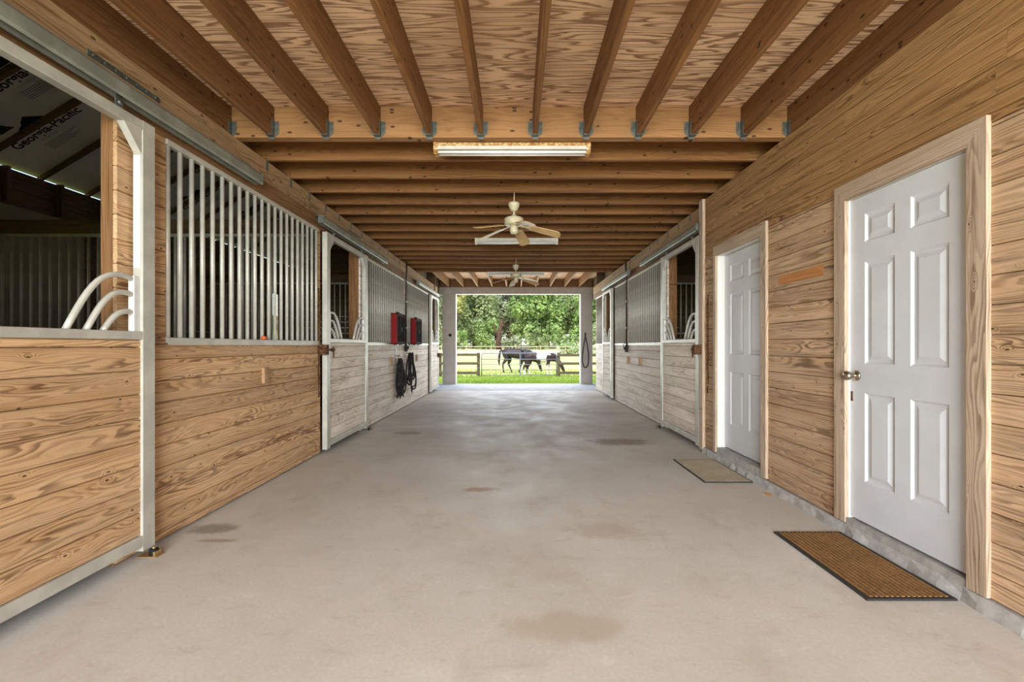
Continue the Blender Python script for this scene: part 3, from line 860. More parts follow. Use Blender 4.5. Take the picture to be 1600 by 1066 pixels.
# ------------------------------------------------------------------ sliding stall doors
def arc_pts(base_y, dirn, reach, hgt, x, z0):
    """one yoke bar: rises from the rail at base_y - leaning, rolls over and runs level into the stile"""
    P0 = Vector((x, base_y, z0)); P3 = Vector((x, base_y + dirn * reach, z0 + hgt))
    P1 = P0 + Vector((0, dirn * reach * 0.32, hgt * 0.80)); P2 = P0 + Vector((0, dirn * reach * 0.50, hgt * 1.20))
    out = []
    for k in range(13):
        t = k / 12
        out.append(P0 * (1 - t) ** 3 + P1 * 3 * t * (1 - t) ** 2 + P2 * 3 * t * t * (1 - t) + P3 * t ** 3)
    return out
def stall_door(label, s, y0, y1, boards, near=True, far=True, xf=2.05, xb=2.105, edge='stile'):
    root = thing('stall_door', (s * xf, (y0 + y1) / 2, 0.05), label, 'stall door', 'sliding stall doors')
    ch = 0.003
    zt, zb, zm = 2.412, 0.055, 1.207
    sw = 0.088
    for (a, b) in ((y0, y0 + sw), (y1 - sw, y1)):
        MB().box(s * xf, s * xb, a, b, zb - 0.012, zt, ch=ch, ax=2).build('stile', 'stile', root)
    MB().box(s * xf, s * xb, y0 + sw, y1 - sw, zt - 0.055, zt, ch=ch).build('top_rail', 'stile', root)
    MB().box(s * xf, s * xb, y0 + sw, y1 - sw, zm, zm + 0.045, ch=ch).build('middle_rail', 'stile', root)
    MB().box(s * xf, s * xb, y0 + sw, y1 - sw, zb + 0.012, zb + 0.075, ch=ch).build('bottom_rail', 'stile', root)
    p = MB()
    planks(p, s, xf + 0.012, y0 + sw, y1 - sw, zb + 0.075, zm, 0.024, 0.127)
    p.build('board_panel', boards, root)
    gs = MB()
    for (ya, d) in ((y0 + sw, 1), (y1 - sw, -1)):
        gs.prism([(s * (xf + 0.004), ya, zt - 0.055), (s * (xf + 0.004), ya + d * 0.115, zt - 0.055), (s * (xf + 0.004), ya, zt - 0.19)], (s * 0.04, 0, 0))
    gs.build('corner_gusset', 'cream', root)
    for (use, ya, d) in ((near, y0 + sw, -1), (far, y1 - sw, 1)):
        if not use: continue
        br = MB().box(s * (xf + 0.012), s * (xf + 0.045), ya, ya - d * 0.04, zm + 0.045, zm + 0.345, ax=2)
        yb = br.build('yoke_bracket', 'white_steel', root)
        for (reach, hgt) in ((0.40, 0.285), (0.30, 0.20), (0.21, 0.105)):
            MB().tube(arc_pts(ya - d * reach, d, reach - 0.02, hgt, s * (xf + 0.03), zm + 0.04), 0.0145, 9).build('yoke_bar', 'cream', yb)
    hg = MB()
    for yy in (y0 + 0.22, y1 - 0.22):
        hg.box(s * (xf + 0.012), s * (xf + 0.018), yy - 0.022, yy + 0.022, zt - 0.004, 2.50)
        hg.lathe([(0, -0.012), (0.012, -0.012), (0.012, 0.012), (0, 0.012)], (s * (xf + 0.014), yy, 2.44), 8, 'X')
    hg.build('roller_hanger', 'galv', root)
    return root
dL1 = stall_door('nearest stall door, tan boards with white yoke bars, beside the printed roof view', -1, 1.22, 2.588, 'siding')
dL2 = stall_door('stall door between the nearest bar grille and the first box fan', -1, 4.945, 6.315, 'whitened')
dL3 = stall_door('last stall door on the box fan side, by the porch', -1, 11.06, 12.12, 'whitened')
dR1 = stall_door('stall door next to the far white door', 1, 5.112, 6.46, 'whitened')
dR2 = stall_door('farther stall door on the white door side, past the conduit', 1, 9.82, 10.80, 'whitened')
# added white strip painting the light on the inner edge of the nearest door
MB().box(-2.062, -2.098, 2.4965, 2.5, 1.60, 2.22, ax=2).build('lit_edge', 'white_steel', dL1)['label'] = 'inner edge painted white as if lit'

def track(label, s, y0, y1, cap=-1):
    root = thing('door_track', (s * 2.06, (y0 + y1) / 2, 2.47), label, 'door track', 'galvanised sliding door tracks')
    # box track with a slot, rolled lips and a rounded crown
    x0, x1 = 2.02, 2.085
    prof = [(x0 + 0.012, 2.462), (x0, 2.472), (x0, 2.528), (x0 + 0.010, 2.545), (x0 + 0.026, 2.552), (x1 - 0.012, 2.552), (x1, 2.545), (x1, 2.462), (x1 - 0.01, 2.462), (x1 - 0.01, 2.538), (x0 + 0.014, 2.538), (x0 + 0.012, 2.53)]
    m = MB()
    n = len(prof)
    vs = [(s * x, y0, z) for x, z in prof] + [(s * x, y1, z) for x, z in prof]
    m._add(vs, [(i, (i + 1) % n, n + (i + 1) % n, n + i) for i in range(n)])
    m.build('rail', 'track', root)
    b = MB()
    k = max(2, int((y1 - y0) / 0.6))
    for i in range(k + 1):
        y = y0 + 0.04 + (y1 - y0 - 0.08) * i / k
        b.box(s * 2.06, s * (2.171 if s < 0 else 2.141), y - 0.02, y + 0.02, 2.552, 2.556)
        b.box(s * (2.166 if s < 0 else 2.136), s * (2.171 if s < 0 else 2.141), y - 0.02, y + 0.02, 2.552, 2.60)
    b.build('track_bracket', 'galv', root)
    e = MB()
    ye = y0 if cap < 0 else y1
    e.box(s * x0, s * x1, ye - 0.004, ye + 0.004, 2.47, 2.55)
    e.build('end_stop', 'galv', root)
    return root
track('galvanised track over the nearest stall door', -1, 1.0, 3.645, 1)
track('galvanised track over the stall door before the first box fan', -1, 4.80, 7.20)
track('last galvanised track on the box fan side, by the porch', -1, 9.56, 12.05)
track('galvanised track over the stall door next to the far white door', 1, 5.12, 7.44)
track('farther galvanised track on the white door side, past the conduit', 1, 8.30, 10.75)
sp = MB().box(-2.164, -2.1705, 2.30, 2.765, 2.648, 2.678)
for q in range(7):
    sp.lathe([(0, 0.006), (0.006, 0.006), (0.006, 0)], (-2.166, 2.33 + q * 0.067, 2.663), 6, 'X')
tag(sp.build('strap_tie', 'galv', None, (-2.17, 2.53, 2.65)), 'flat galvanised strap nailed on the beam above the nearest track', 'metal strap')
sp = MB().box(-2.164, -2.1705, 5.9, 6.3, 2.655, 2.68)
tag(sp.build('strap_tie', 'galv', None, (-2.17, 6.1, 2.66)), 'farther metal strap on the beam above the second track', 'metal strap')

# floor guides at the foot of the doors
def floor_guide(label, s, y, mat='brass'):
    root = thing('roller_guide', (s * 2.02, y, 0), label, 'door guide', 'floor guides for sliding doors')
    b = MB().box(s * 1.985, s * 2.10, y - 0.03, y + 0.03, 0.0, 0.006)
    b.box(s * 2.0, s * 2.012, y - 0.022, y + 0.022, 0.004, 0.03)
    b.build('base_plate', mat, root)
    MB().lathe([(0, 0.005), (0.020, 0.005), (0.024, 0.012), (0.024, 0.032), (0.02, 0.04), (0, 0.04)], (s * 2.024, y, 0.0), 14).build('roller', 'black', root)
    MB().lathe([(0, 0.04), (0.009, 0.04), (0.009, 0.05), (0, 0.05)], (s * 2.024, y, 0.0), 8).build('bolt', mat, root)
floor_guide('brass floor guide under the foot of the nearest stall door', -1, 2.545)
floor_guide('dark floor guide under the stall door before the first box fan', -1, 6.29, 'galv')
floor_guide('dark floor guide under the stall door next to the far white door', 1, 6.44, 'galv')

# latches and hanging chains
def latch(label, s, xw, y, z, d, xd=2.05):
    root = thing('door_latch', (s * xw, y, z), label, 'latch', 'rusty stall door latches')
    b = MB()
    b.obox((s * (xw - 0.05), y, z), (s * 0.045, 0, 0), (0, 0.034, 0), (0, 0, 0.055))
    b.build('latch_block', 'rust', root)
    c = MB().tube([(s * (xd - 0.035), y - d * 0.02, z), (s * (xd - 0.035), y + d * 0.15, z)], 0.013, 10)
    bolt = c.build('bolt', 'rust', root)
    k = MB().lathe([(0, 0), (0.018, 0), (0.024, -0.012), (0.018, -0.028), (0, -0.03)], (s * (xd - 0.035), y + d * 0.12, z), 12, 'Y')
    k.tube([(s * (xd - 0.035), y + d * 0.14, z + 0.03), (s * (xd - 0.03), y + d * 0.14, z - 0.09)], 0.008, 8)
    k.build('bolt_handle', 'rust', bolt)
latch('rusty latch block beside the stall door before the first box fan', -1, 2.12, 4.90, 1.13, 1)
latch('rusty latch block on the corner board next to far white door', 1, 2.07, 5.06, 1.13, 1)
latch('small latch on the last stall door by the porch', -1, 2.10, 12.02, 0.92, 1)
def chain(label, x, y, z0, z1, s):
    m = MB()
    L = 0.034
    n = int((z0 - z1) / (L * 0.72))
    for i in range(n):
        z = z0 - i * L * 0.72
        pts = []
        sw = 0.006 * math.sin(i * 0.7)
        for k in range(8):
            a = 2 * PI * k / 8
            p, q = 0.010 * math.cos(a), L / 2 * math.sin(a)
            pts.append((x + (0 if i % 2 else p), y + sw + (p if i % 2 else 0), z + q))
        m.tube(pts, 0.0038, 5, closed=True)
    # snap hook and its ring
    m.tube([(x, y, z0 + 0.05), (x, y + 0.014, z0 + 0.03), (x, y, z0 + 0.01), (x, y - 0.014, z0 + 0.03)], 0.004, 6, closed=True)
    m.tube([(x, y, z1), (x, y + 0.012, z1 - 0.04), (x, y, z1 - 0.075), (x, y - 0.014, z1 - 0.06)], [0.006, 0.008, 0.008, 0.004], 6)
    m.tube([(x + s * 0.02, y, z0 + 0.055), (x - s * 0.004, y, z0 + 0.055)], 0.006, 6)
    tag(m.build('stall_chain', 'rust', None, (x, y, z1)), label, 'chain', 'chains hanging beside stall doors')
chain('rusty chain hanging on the boards beside nearest bar grille', -2.105, 4.86, 1.73, 0.70, -1)
chain('dark rusty chain hanging on boards beside the far white door', 2.067, 4.90, 1.66, 0.74, 1)

# wooden blocks on the walls
def block(label, s, X, y, z0=0.85, hgt=0.135, wd=0.078):
    o = MB().box(s * (X - 0.028), s * (X + 0.001), y - wd / 2, y + wd / 2, z0, z0 + hgt, ch=0.004).build('wood_block', 'block', None, (s * X, y, z0))
    tag(o, label, 'wood block', 'small wood blocks on the stall walls')
block('small wood block on the wall under the nearest bar grille', -1, 2.12, 3.83, 0.86, 0.13)
block('small wood block just before the hanging halter', -1, 2.12, 7.69, 0.845)
block('small wood block just past the coiled lead rope', -1, 2.12, 9.69, 0.85)
block('wood block on the wall below the black conduit box', 1, 2.13, 8.58, 0.84)
block('wood block nearer the stall door by the far white door', 1, 2.13, 7.77, 0.84)

# orange scrap on the grille rail
oc = MB().lathe([(0.0, 0.0), (0.016, 0.002), (0.022, 0.014), (0.016, 0.028), (0.0, 0.032)], (-2.104, 3.80, 1.224), 10)
oc.tube([(-2.104, 3.80, 1.24), (-2.10, 3.835, 1.236)], 0.010, 6)
tag(oc.build('plastic_clip', 'orange', None, (-2.104, 3.8, 1.224)), 'small orange plastic clip on the nearest grille rail', 'clip')

# ------------------------------------------------------------------ box fans on the grilles
def box_fan(label, y0, z0):
    W, D = 0.52, 0.108
    root = thing('box_fan', (-2.04, y0 + W / 2, z0), label, 'box fan', 'red box fans on the grille')
    xb, xf = -2.088, -2.088 + D
    h_ = MB()
    t = 0.012
    h_.box(xb, xf, y0, y0 + t, z0, z0 + W, ch=0.004); h_.box(xb, xf, y0 + W - t, y0 + W, z0, z0 + W, ch=0.004)
    h_.box(xb, xf, y0, y0 + W, z0, z0 + t, ch=0.004); h_.box(xb, xf, y0, y0 + W, z0 + W - t, z0 + W, ch=0.004)
    h_.build('housing', 'red', root)
    cy, cz = y0 + W / 2, z0 + W / 2
    g_ = MB()
    g_.box(xf - 0.001, xf + 0.006, y0 - 0.002, y0 + 0.03, z0 - 0.002, z0 + W + 0.002); g_.box(xf - 0.001, xf + 0.006, y0 + W - 0.03, y0 + W + 0.002, z0 - 0.002, z0 + W + 0.002)
    g_.box(xf - 0.001, xf + 0.006, y0 + 0.03, y0 + W - 0.03, z0 - 0.002, z0 + 0.03, ax=1); g_.box(xf - 0.001, xf + 0.006, y0 + 0.03, y0 + W - 0.03, z0 + W - 0.03, z0 + W + 0.002, ax=1)
    for x in (xf - 0.004,):
        g_.box(x - 0.006, x + 0.004, y0 + t, y0 + 0.05, z0 + t, z0 + W - t); g_.box(x - 0.006, x + 0.004, y0 + W - 0.05, y0 + W - t, z0 + t, z0 + W - t)
        g_.box(x - 0.006, x + 0.004, y0 + 0.05, y0 + W - 0.05, z0 + t, z0 + 0.05, ax=1); g_.box(x - 0.006, x + 0.004, y0 + 0.05, y0 + W - 0.05, z0 + W - 0.05, z0 + W - t, ax=1)
        for i in range(1, 20):
            r = 0.0125 * i
            if r > 0.235: continue
            g_.tube([(x, cy + r * math.cos(a), cz + r * math.sin(a)) for a in [2 * PI * k / 28 for k in range(28)]], 0.003, 5, closed=True)
        for k in range(24):
            a = 2 * PI * k / 24
            e = min(0.24 / max(abs(math.cos(a)), abs(math.sin(a))), 0.29)
            g_.tube([(x, cy + 0.04 * math.cos(a), cz + 0.04 * math.sin(a)), (x, cy + e * math.cos(a), cz + e * math.sin(a))], 0.003, 5)
    fg = g_.build('front_grille', 'black', root)
    MB().lathe([(0, 0), (0.055, 0), (0.05, 0.008), (0, 0.010)], (xf - 0.002, cy, cz), 20, 'X').build('hub_badge', 'blade_dark', fg)
    f_ = MB()
    for k in range(5):
        a = 2 * PI * k / 5
        ca, sa = math.cos(a), math.sin(a)
        for r0, r1 in ((0.03, 0.13), (0.13, 0.21)):
            f_.obox((xb + 0.06, cy + ca * (r0 + r1) / 2, cz + sa * (r0 + r1) / 2), (0, ca * (r1 - r0) / 2, sa * (r1 - r0) / 2), (0.022, -sa * 0.062, ca * 0.062), (0.0015, 0, 0))
    f_.lathe([(0, -0.02), (0.04, -0.02), (0.04, 0.02), (0, 0.02)], (xb + 0.06, cy, cz), 14, 'X')
    f_.build('fan_rotor', 'blade_dark', root)
    bk = MB()
    for k in range(12):
        yy = y0 + 0.03 + k * 0.0418
        bk.tube([(xb + 0.004, yy, z0 + t), (xb + 0.004, yy, z0 + W - t)], 0.003, 5)
    bk.build('rear_guard', 'black', root)
    hd = MB().tube([(xb + 0.05, cy - 0.09, z0 + W), (xb + 0.05, cy - 0.075, z0 + W + 0.028), (xb + 0.05, cy + 0.075, z0 + W + 0.028), (xb + 0.05, cy + 0.09, z0 + W)], 0.011, 8)
    hd.box(xf - 0.03, xf, y0 + 0.02, y0 + W - 0.02, z0 + W, z0 + W + 0.008)
    hd.build('carry_handle', 'black', root)
    MB().box(xb + 0.03, xb + 0.07, y0 + 0.06, y0 + 0.12, z0 - 0.006, z0).build('foot', 'black', root)
    MB().box(xb + 0.03, xb + 0.07, y0 + W - 0.12, y0 + W - 0.06, z0 - 0.006, z0).build('foot', 'black', root)
    br = MB()
    for yy in (y0 + 0.09, y0 + W - 0.09):
        br.box(-2.12, -1.99, yy - 0.012, yy + 0.012, z0 - 0.014, z0 - 0.006)
    br.build('support_bracket', 'galv', root)
box_fan('nearer red box fan, before the vertical conduit', 7.60, 1.196)
box_fan('farther red box fan, past the vertical conduit', 9.03, 1.196)

# ------------------------------------------------------------------ conduits with boxes
def conduit(label, s, X, y, zb):
    root = thing('power_conduit', (s * X, y, zb), label, 'conduit')
    c_ = MB().tube([(s * (X - 0.022), y, zb + 0.05), (s * (X - 0.022), y, 2.46), (s * (X - 0.035), y, 2.58), (s * (X - 0.035), y, ZJ - 0.004)], 0.016, 10)
    c_.build('pipe', 'rope_brown', root)
    b = MB().box(s * (X - 0.05), s * X, y - 0.036, y + 0.036, zb - 0.07, zb + 0.06, ch=0.005, ax=2)
    ob_ = b.build('outlet_box', 'blade_dark', root)
    p = MB().box(s * (X - 0.075), s * (X - 0.05), y - 0.018, y + 0.018, zb - 0.02, zb + 0.02, ch=0.004)
    p.tube([(s * (X - 0.07), y, zb - 0.01), (s * (X - 0.085), y + 0.01, zb + 0.06), (s * (X - 0.06), y - 0.02, zb + 0.11)], 0.007, 7)
    p.build('plug', 'black', ob_)
    cl_ = MB()
    for z in (1.5, 2.0, 2.4):
        cl_.box(s * (X - 0.040), s * (X + 0.001), y - 0.024, y + 0.024, z, z + 0.02)
    cl_.build('pipe_clip', 'galv', root)
conduit('dark vertical conduit and outlet box between the two box fans', -1, 2.12, 8.69, 1.13)
conduit('dark vertical conduit and outlet box on the white door side', 1, 2.13, 8.66, 1.12)

# ------------------------------------------------------------------ halter and lead rope on hooks
def rope_loop(m, x, y, ztop, zlow, wd, r, ph, n=28, skew=0.0, dx=0.0):
    pts = []
    for k in range(n):
        a = 2 * PI * k / n
        t = 0.5 - 0.5 * math.cos(a)
        pts.append((x + dx + 0.012 * math.sin(a * 2 + ph), y + math.sin(a) * wd * (0.25 + 0.75 * t) + skew * t, ztop - (ztop - zlow) * t + 0.01 * math.sin(3 * a + ph)))
    m.tube(pts, r, 7, closed=True)
root = thing('rope_halter', (-2.10, 8.10, 0.25), 'black knotted rope halter bundle hanging nearer than the coil', 'halter')
m = MB()
for i in range(12):
    rope_loop(m, -2.09 + 0.075 * rng.random(), 8.04 + rng.uniform(-0.04, 0.14), 0.95 - rng.uniform(0, 0.05), 0.40 - rng.uniform(-0.10, 0.14), rng.uniform(0.10, 0.22), 0.013, rng.uniform(0, 6), skew=rng.uniform(-0.03, 0.12))
for i in range(14):
    z = rng.uniform(0.32, 0.85)
    a = rng.uniform(0, 6)
    yy = 8.06 + rng.uniform(-0.1, 0.16)
    m.tube([(-2.06 + 0.03 * math.cos(a + k), yy + 0.05 * k - 0.08, z + 0.035 * math.sin(a + 1.9 * k) - 0.015 * k) for k in range(5)], 0.012, 7)
bun = m.build('rope_bundle', 'rope', root)
for (yy, za, zb_, sk) in ((7.98, 0.5, 0.25, -0.02), (8.06, 0.45, 0.27, 0.06), (8.20, 0.5, 0.33, 0.16), (8.30, 0.55, 0.42, 0.12)):
    MB().tube([(-2.06, yy, za), (-2.05, yy + sk * 0.6, (za + zb_) / 2), (-2.07, yy + sk, zb_)], 0.013, 7).build('loose_end', 'rope', root)
for i in range(6):
    MB().tube([(-2.045, 8.0 + rng.uniform(-0.05, 0.25) + 0.02 * math.cos(a), 0.45 + rng.uniform(-0.1, 0.4) + 0.02 * math.sin(a)) for a in (0, 1.57, 3.14, 4.71)], 0.004, 6, closed=True).build('halter_ring', 'galv', bun)
st = MB().box(-2.112, -2.1185, 8.015, 8.055, 0.93, 1.12)
st.tube([(-2.118, 8.035, 1.0), (-2.06, 8.035, 0.985), (-2.045, 8.035, 1.01)], 0.008, 8)
tag(st.build('wall_hook', 'galv', None, (-2.118, 8.035, 1.0)), 'pale metal hook plate holding the knotted halter', 'hook')
root = thing('lead_rope', (-2.10, 8.85, 0.28), 'coiled black lead rope hanging in long open loops past the halter', 'rope')
m = MB()
for (zl, wd, sk, dx) in ((0.42, 0.24, 0.02, 0.0), (0.47, 0.30, 0.08, 0.02), (0.36, 0.32, 0.16, 0.045), (0.52, 0.20, 0.10, 0.06), (0.30, 0.26, 0.26, 0.03)):
    rope_loop(m, -2.074, 8.80 + sk * 0.3, 1.03 - 0.02 * rng.random(), zl, wd, 0.014, rng.uniform(0, 6), skew=sk, dx=dx)
m.build('rope_coil', 'rope', root)
m = MB().tube([(-2.06, 8.72, 0.62), (-2.05, 8.60, 0.5), (-2.06, 8.50, 0.42), (-2.07, 8.40, 0.45)], 0.012, 7)
m.build('loose_end', 'rope', root)
m = MB().tube([(-2.05, 9.0, 0.5), (-2.06, 8.95, 0.36), (-2.06, 9.02, 0.25), (-2.07, 9.10, 0.33)], 0.012, 7)
m.build('loose_end', 'rope', root)
m = MB()
m.tube([(-2.05, 8.81, 1.03), (-2.05, 8.83, 0.98), (-2.05, 8.81, 0.93), (-2.05, 8.79, 0.98)], 0.018, 7, closed=True)
m.build('wrap_knot', 'rope', root)
st = MB().box(-2.112, -2.1185, 8.79, 8.83, 0.99, 1.05)
st.tube([(-2.118, 8.81, 1.03), (-2.06, 8.81, 1.015), (-2.045, 8.81, 1.045)], 0.009, 8)
tag(st.build('wall_hook', 'galv', None, (-2.118, 8.81, 1.03)), 'metal hook holding the coiled lead rope', 'hook')

# ------------------------------------------------------------------ ceiling lights
def fluorescent(label, xc, y, rusty):
    Lh = 0.62
    zt = ZJ - 0.001
    root = thing('strip_light', (xc, y, zt), label, 'strip light', 'fluorescent strip lights')
    m = MB()
    prof = [(y, zt), (y + 0.11, zt), (y + 0.11, zt - 0.03), (y + 0.075, zt - 0.045), (y + 0.035, zt - 0.045), (y, zt - 0.03)]
    m.prism([(xc - Lh, a, b) for a, b in prof], (2 * Lh, 0, 0))
    m.build('housing', 'fixture_rust' if rusty else 'fixture_white', root)
    r = MB()
    # angled reflector under the channel
    r.prism([(xc - Lh + 0.01, a, b) for a, b in [(y - 0.004, zt - 0.028), (y - 0.010, zt - 0.056), (y + 0.004, zt - 0.058), (y + 0.03, zt - 0.040)]], (2 * Lh - 0.02, 0, 0))
    r.prism([(xc - Lh + 0.01, a, b) for a, b in [(y + 0.114, zt - 0.028), (y + 0.120, zt - 0.056), (y + 0.106, zt - 0.058), (y + 0.08, zt - 0.040)]], (2 * Lh - 0.02, 0, 0))
    r.build('reflector', 'fixture_white', root)
    for q in (-1, 1):
        e = MB().prism([(xc + q * (Lh - 0.03), a, b) for a, b in [(y - 0.012, zt - 0.002), (y + 0.122, zt - 0.002), (y + 0.115, zt - 0.06), (y + 0.08, zt - 0.082), (y + 0.02, zt - 0.082), (y - 0.006, zt - 0.06)]], (q * 0.032, 0, 0))
        e.build('lamp_holder', 'fixture_rust' if rusty else 'fixture_white', root)
    for yy in (y + 0.032, y + 0.078):
        MB().tube([(xc - Lh + 0.03, yy, zt - 0.062), (xc + Lh - 0.03, yy, zt - 0.062)], 0.0125, 10).build('lamp_tube', 'tube', root)
fluorescent('rust stained strip light under the wide cross beam', -0.03, 3.605, True)
fluorescent('cream strip light behind the nearer ceiling fan', 0.01, 6.81, False)
fluorescent('far strip light behind the farther ceiling fan', 0.0, 9.93, False)

# ------------------------------------------------------------------ ceiling fans
def ceiling_fan(label, x, y, a0):
    root = thing('ceiling_fan', (x, y, ZJ), label, 'ceiling fan', 'cream ceiling fans')
    zt = ZJ
    MB().tube([(x + 0.004, y, zt), (x, y, zt - 0.11)], 0.006, 8).build('hanging_rod', 'fan_cream', root)
    MB().lathe([(0, zt - 0.108), (0.058, zt - 0.110), (0.062, zt - 0.125), (0.056, zt - 0.15), (0.036, zt - 0.188), (0.014, zt - 0.198), (0.0, zt - 0.198)], (x, y, 0), 24).build('canopy', 'fan_cream', root)
    MB().tube([(x, y, zt - 0.19), (x, y, zt - 0.25)], 0.011, 10).build('down_rod', 'fan_cream', root)
    MB().lathe([(0, zt - 0.235), (0.026, zt - 0.237), (0.032, zt - 0.258), (0.085, zt - 0.266), (0.102, zt - 0.278), (0.105, zt - 0.30), (0.100, zt - 0.318), (0.104, zt - 0.328), (0.092, zt - 0.340), (0.05, zt - 0.348), (0, zt - 0.348)], (x, y, 0), 28).build('motor_housing', 'fan_cream', root)
    MB().lathe([(0, zt - 0.346), (0.038, zt - 0.348), (0.044, zt - 0.375), (0.044, zt - 0.41), (0.036, zt - 0.43), (0.012, zt - 0.436), (0, zt - 0.437)], (x, y, 0), 20).build('switch_cup', 'fan_cream', root)
    for k in range(5):
        a = math.radians(a0 + 72 * k)
        d = Vector((math.cos(a), math.sin(a), 0)); q = Vector((-math.sin(a), math.cos(a), 0))
        zh = zt - 0.352
        def P(r, w_):
            droop = -0.10 * max(0, (r - 0.08)) / 0.42
            return Vector((x, y, zh + droop)) + d * r + q * w_ + Vector((0, 0, -w_ * 0.26))
        iron = MB()
        for (r0, r1, w0, w1) in ((0.07, 0.12, 0.018, 0.012), (0.12, 0.175, 0.012, 0.034)):
            iron.prism([P(r0, -w0), P(r1, -w1), P(r1, w1), P(r0, w0)], (0, 0, -0.005))
        bl = MB()
        rs = [0.155, 0.17, 0.30, 0.44, 0.475, 0.49]
        ws = [0.036, 0.046, 0.054, 0.060, 0.052, 0.028]
        poly = [P(r, -w_) for r, w_ in zip(rs, ws)] + [P(r, w_) for r, w_ in zip(reversed(rs), reversed(ws))]
        bl.prism(poly, (0, 0, 0.006))
        fb = bl.build('fan_blade', 'fan_blade', root)
        iron.build('blade_iron', 'fan_cream', fb)
ceiling_fan('nearer cream ceiling fan hanging before the cream strip light', -0.02, 4.79, 2)
ceiling_fan('farther cream ceiling fan near the porch end', 0.0, 8.48, 28)

# ------------------------------------------------------------------ door mats, leaf
def mat(label, x0, x1, y0, y1, ribbed):
    root = thing('door_mat', ((x0 + x1) / 2, (y0 + y1) / 2, 0), label, 'door mat', 'door mats by the white doors')
    e = 0.02 if ribbed else 0.013
    b = MB()
    b.box(x0, x1, y0, y0 + e, 0.0, 0.010, ch=0.003); b.box(x0, x1, y1 - e, y1, 0.0, 0.010, ch=0.003)
    b.box(x0, x0 + e, y0 + e, y1 - e, 0.0, 0.010, ch=0.003); b.box(x1 - e, x1, y0 + e, y1 - e, 0.0, 0.010, ch=0.003)
    b.box(x0 + e, x1 - e, y0 + e, y1 - e, 0.0, 0.005)
    b.build('rubber_border', 'rubber', root)
    p = MB()
    if ribbed:
        n = 15
        wd = (x1 - x0 - 2 * e) / n
        for i in range(n):
            xa = x0 + e + i * wd
            p.box(xa + 0.0045, xa + wd - 0.0045, y0 + e, y1 - e, 0.004, 0.0135, ch=0.003)
        p.build('coir_ribs', 'coir', root)
    else:
        p.box(x0 + e, x1 - e, y0 + e, y1 - e, 0.005, 0.011)
        p.build('mat_pile', 'mat_beige', root)
mat('brown ribbed coir mat at the near white door', 1.615, 2.03, 2.09, 2.852, True)
mat('flat beige mat with thin black edge at the far white door', 1.612, 2.028, 3.89, 4.665, False)
lf = MB()
cx, cy = 2.0, 3.58
cx = 1.985
prof = [(-0.045, 0), (-0.02, 0.018), (0.015, 0.022), (0.045, 0.004), (0.02, -0.016), (-0.015, -0.018)]
lf.prism([(cx + b * 0.9, cy + a * 0.9, 0.003 + 0.004 * abs(a) / 0.045) for a, b in prof], (0, 0, 0.002))
tag(lf.build('fallen_leaf', 'leaf_orange', None, (cx, cy, 0)), 'single orange leaf on the floor between the two mats', 'leaf')

# ------------------------------------------------------------------ stall interiors
def stall_shell(s, y0, side):
    w_ = MB()
    gaps = {-1: [(1.6, 3.3), (10.60, 11.12)], 1: [(7.0, 7.6), (10.4, 11.0)]}[s]  # nearest left gap is an unseen opening added to light the roof sheets
    X = 5.8
    # back wall of dark boards, split round its windows and the added opening
    ysplit = [y0] + [q for g_ in gaps for q in g_] + [YE]
    for i in range(len(ysplit) - 1):
        if i % 2 == 0:
            planks(w_, s, X, ysplit[i], ysplit[i + 1], 0.0, 3.206, 0.03, 0.0, 0.001, 5)
        else:
            planks(w_, s, X, ysplit[i], ysplit[i + 1], 0.0, 1.28, 0.03, 0.0, 0.001, 5)
            planks(w_, s, X, ysplit[i], ysplit[i + 1], 2.42, 3.206, 0.03, 0.0, 0.001, 5)
    k = y0 + 0.3
    while k < YE:
        if not any(a - 0.05 < k < b + 0.05 for a, b in gaps):
            w_.box(s * (X - 0.09), s * X, k, k + 0.04, 2.8, 3.2)
        k += 0.61
    struct(w_, 'wall_stall_back_' + side, 'darkwood', 'dark board back wall inside the stalls on the %s side' % ('box fan' if s < 0 else 'white door'), 'wall')
    # end wall
    e = MB()
    k = 0
    while k * 0.15 < 5.4:
        e.box(s * 2.15, s * 5.83, YE, YE + 0.025, k * 0.15, k * 0.15 + 0.148)
        k += 1
    struct(e, 'wall_stall_end_' + side, 'darkwood', 'end wall of the stalls on the %s side' % ('box fan' if s < 0 else 'white door'), 'wall')
    n_ = MB()
    k = 0
    while k * 0.15 < 5.4:
        n_.box(s * 2.15, s * 5.83, y0 - 0.03, y0, k * 0.15, k * 0.15 + 0.148)
        k += 1
    struct(n_, 'wall_stall_near_' + side, 'darkwood', 'nearest cross wall of the stalls on the %s side' % ('box fan' if s < 0 else 'white door'), 'wall')
stall_shell(-1, 1.15, 'left')
stall_shell(1, 5.15, 'right')
# pale panel low on the back wall of the nearest stall
pp = MB().box(-5.797, -5.787, 4.95, 6.1, 1.25, 2.785)
struct(pp, 'trim_9', 'panel_pale', 'pale panel on the back wall of the second stall', 'trim')

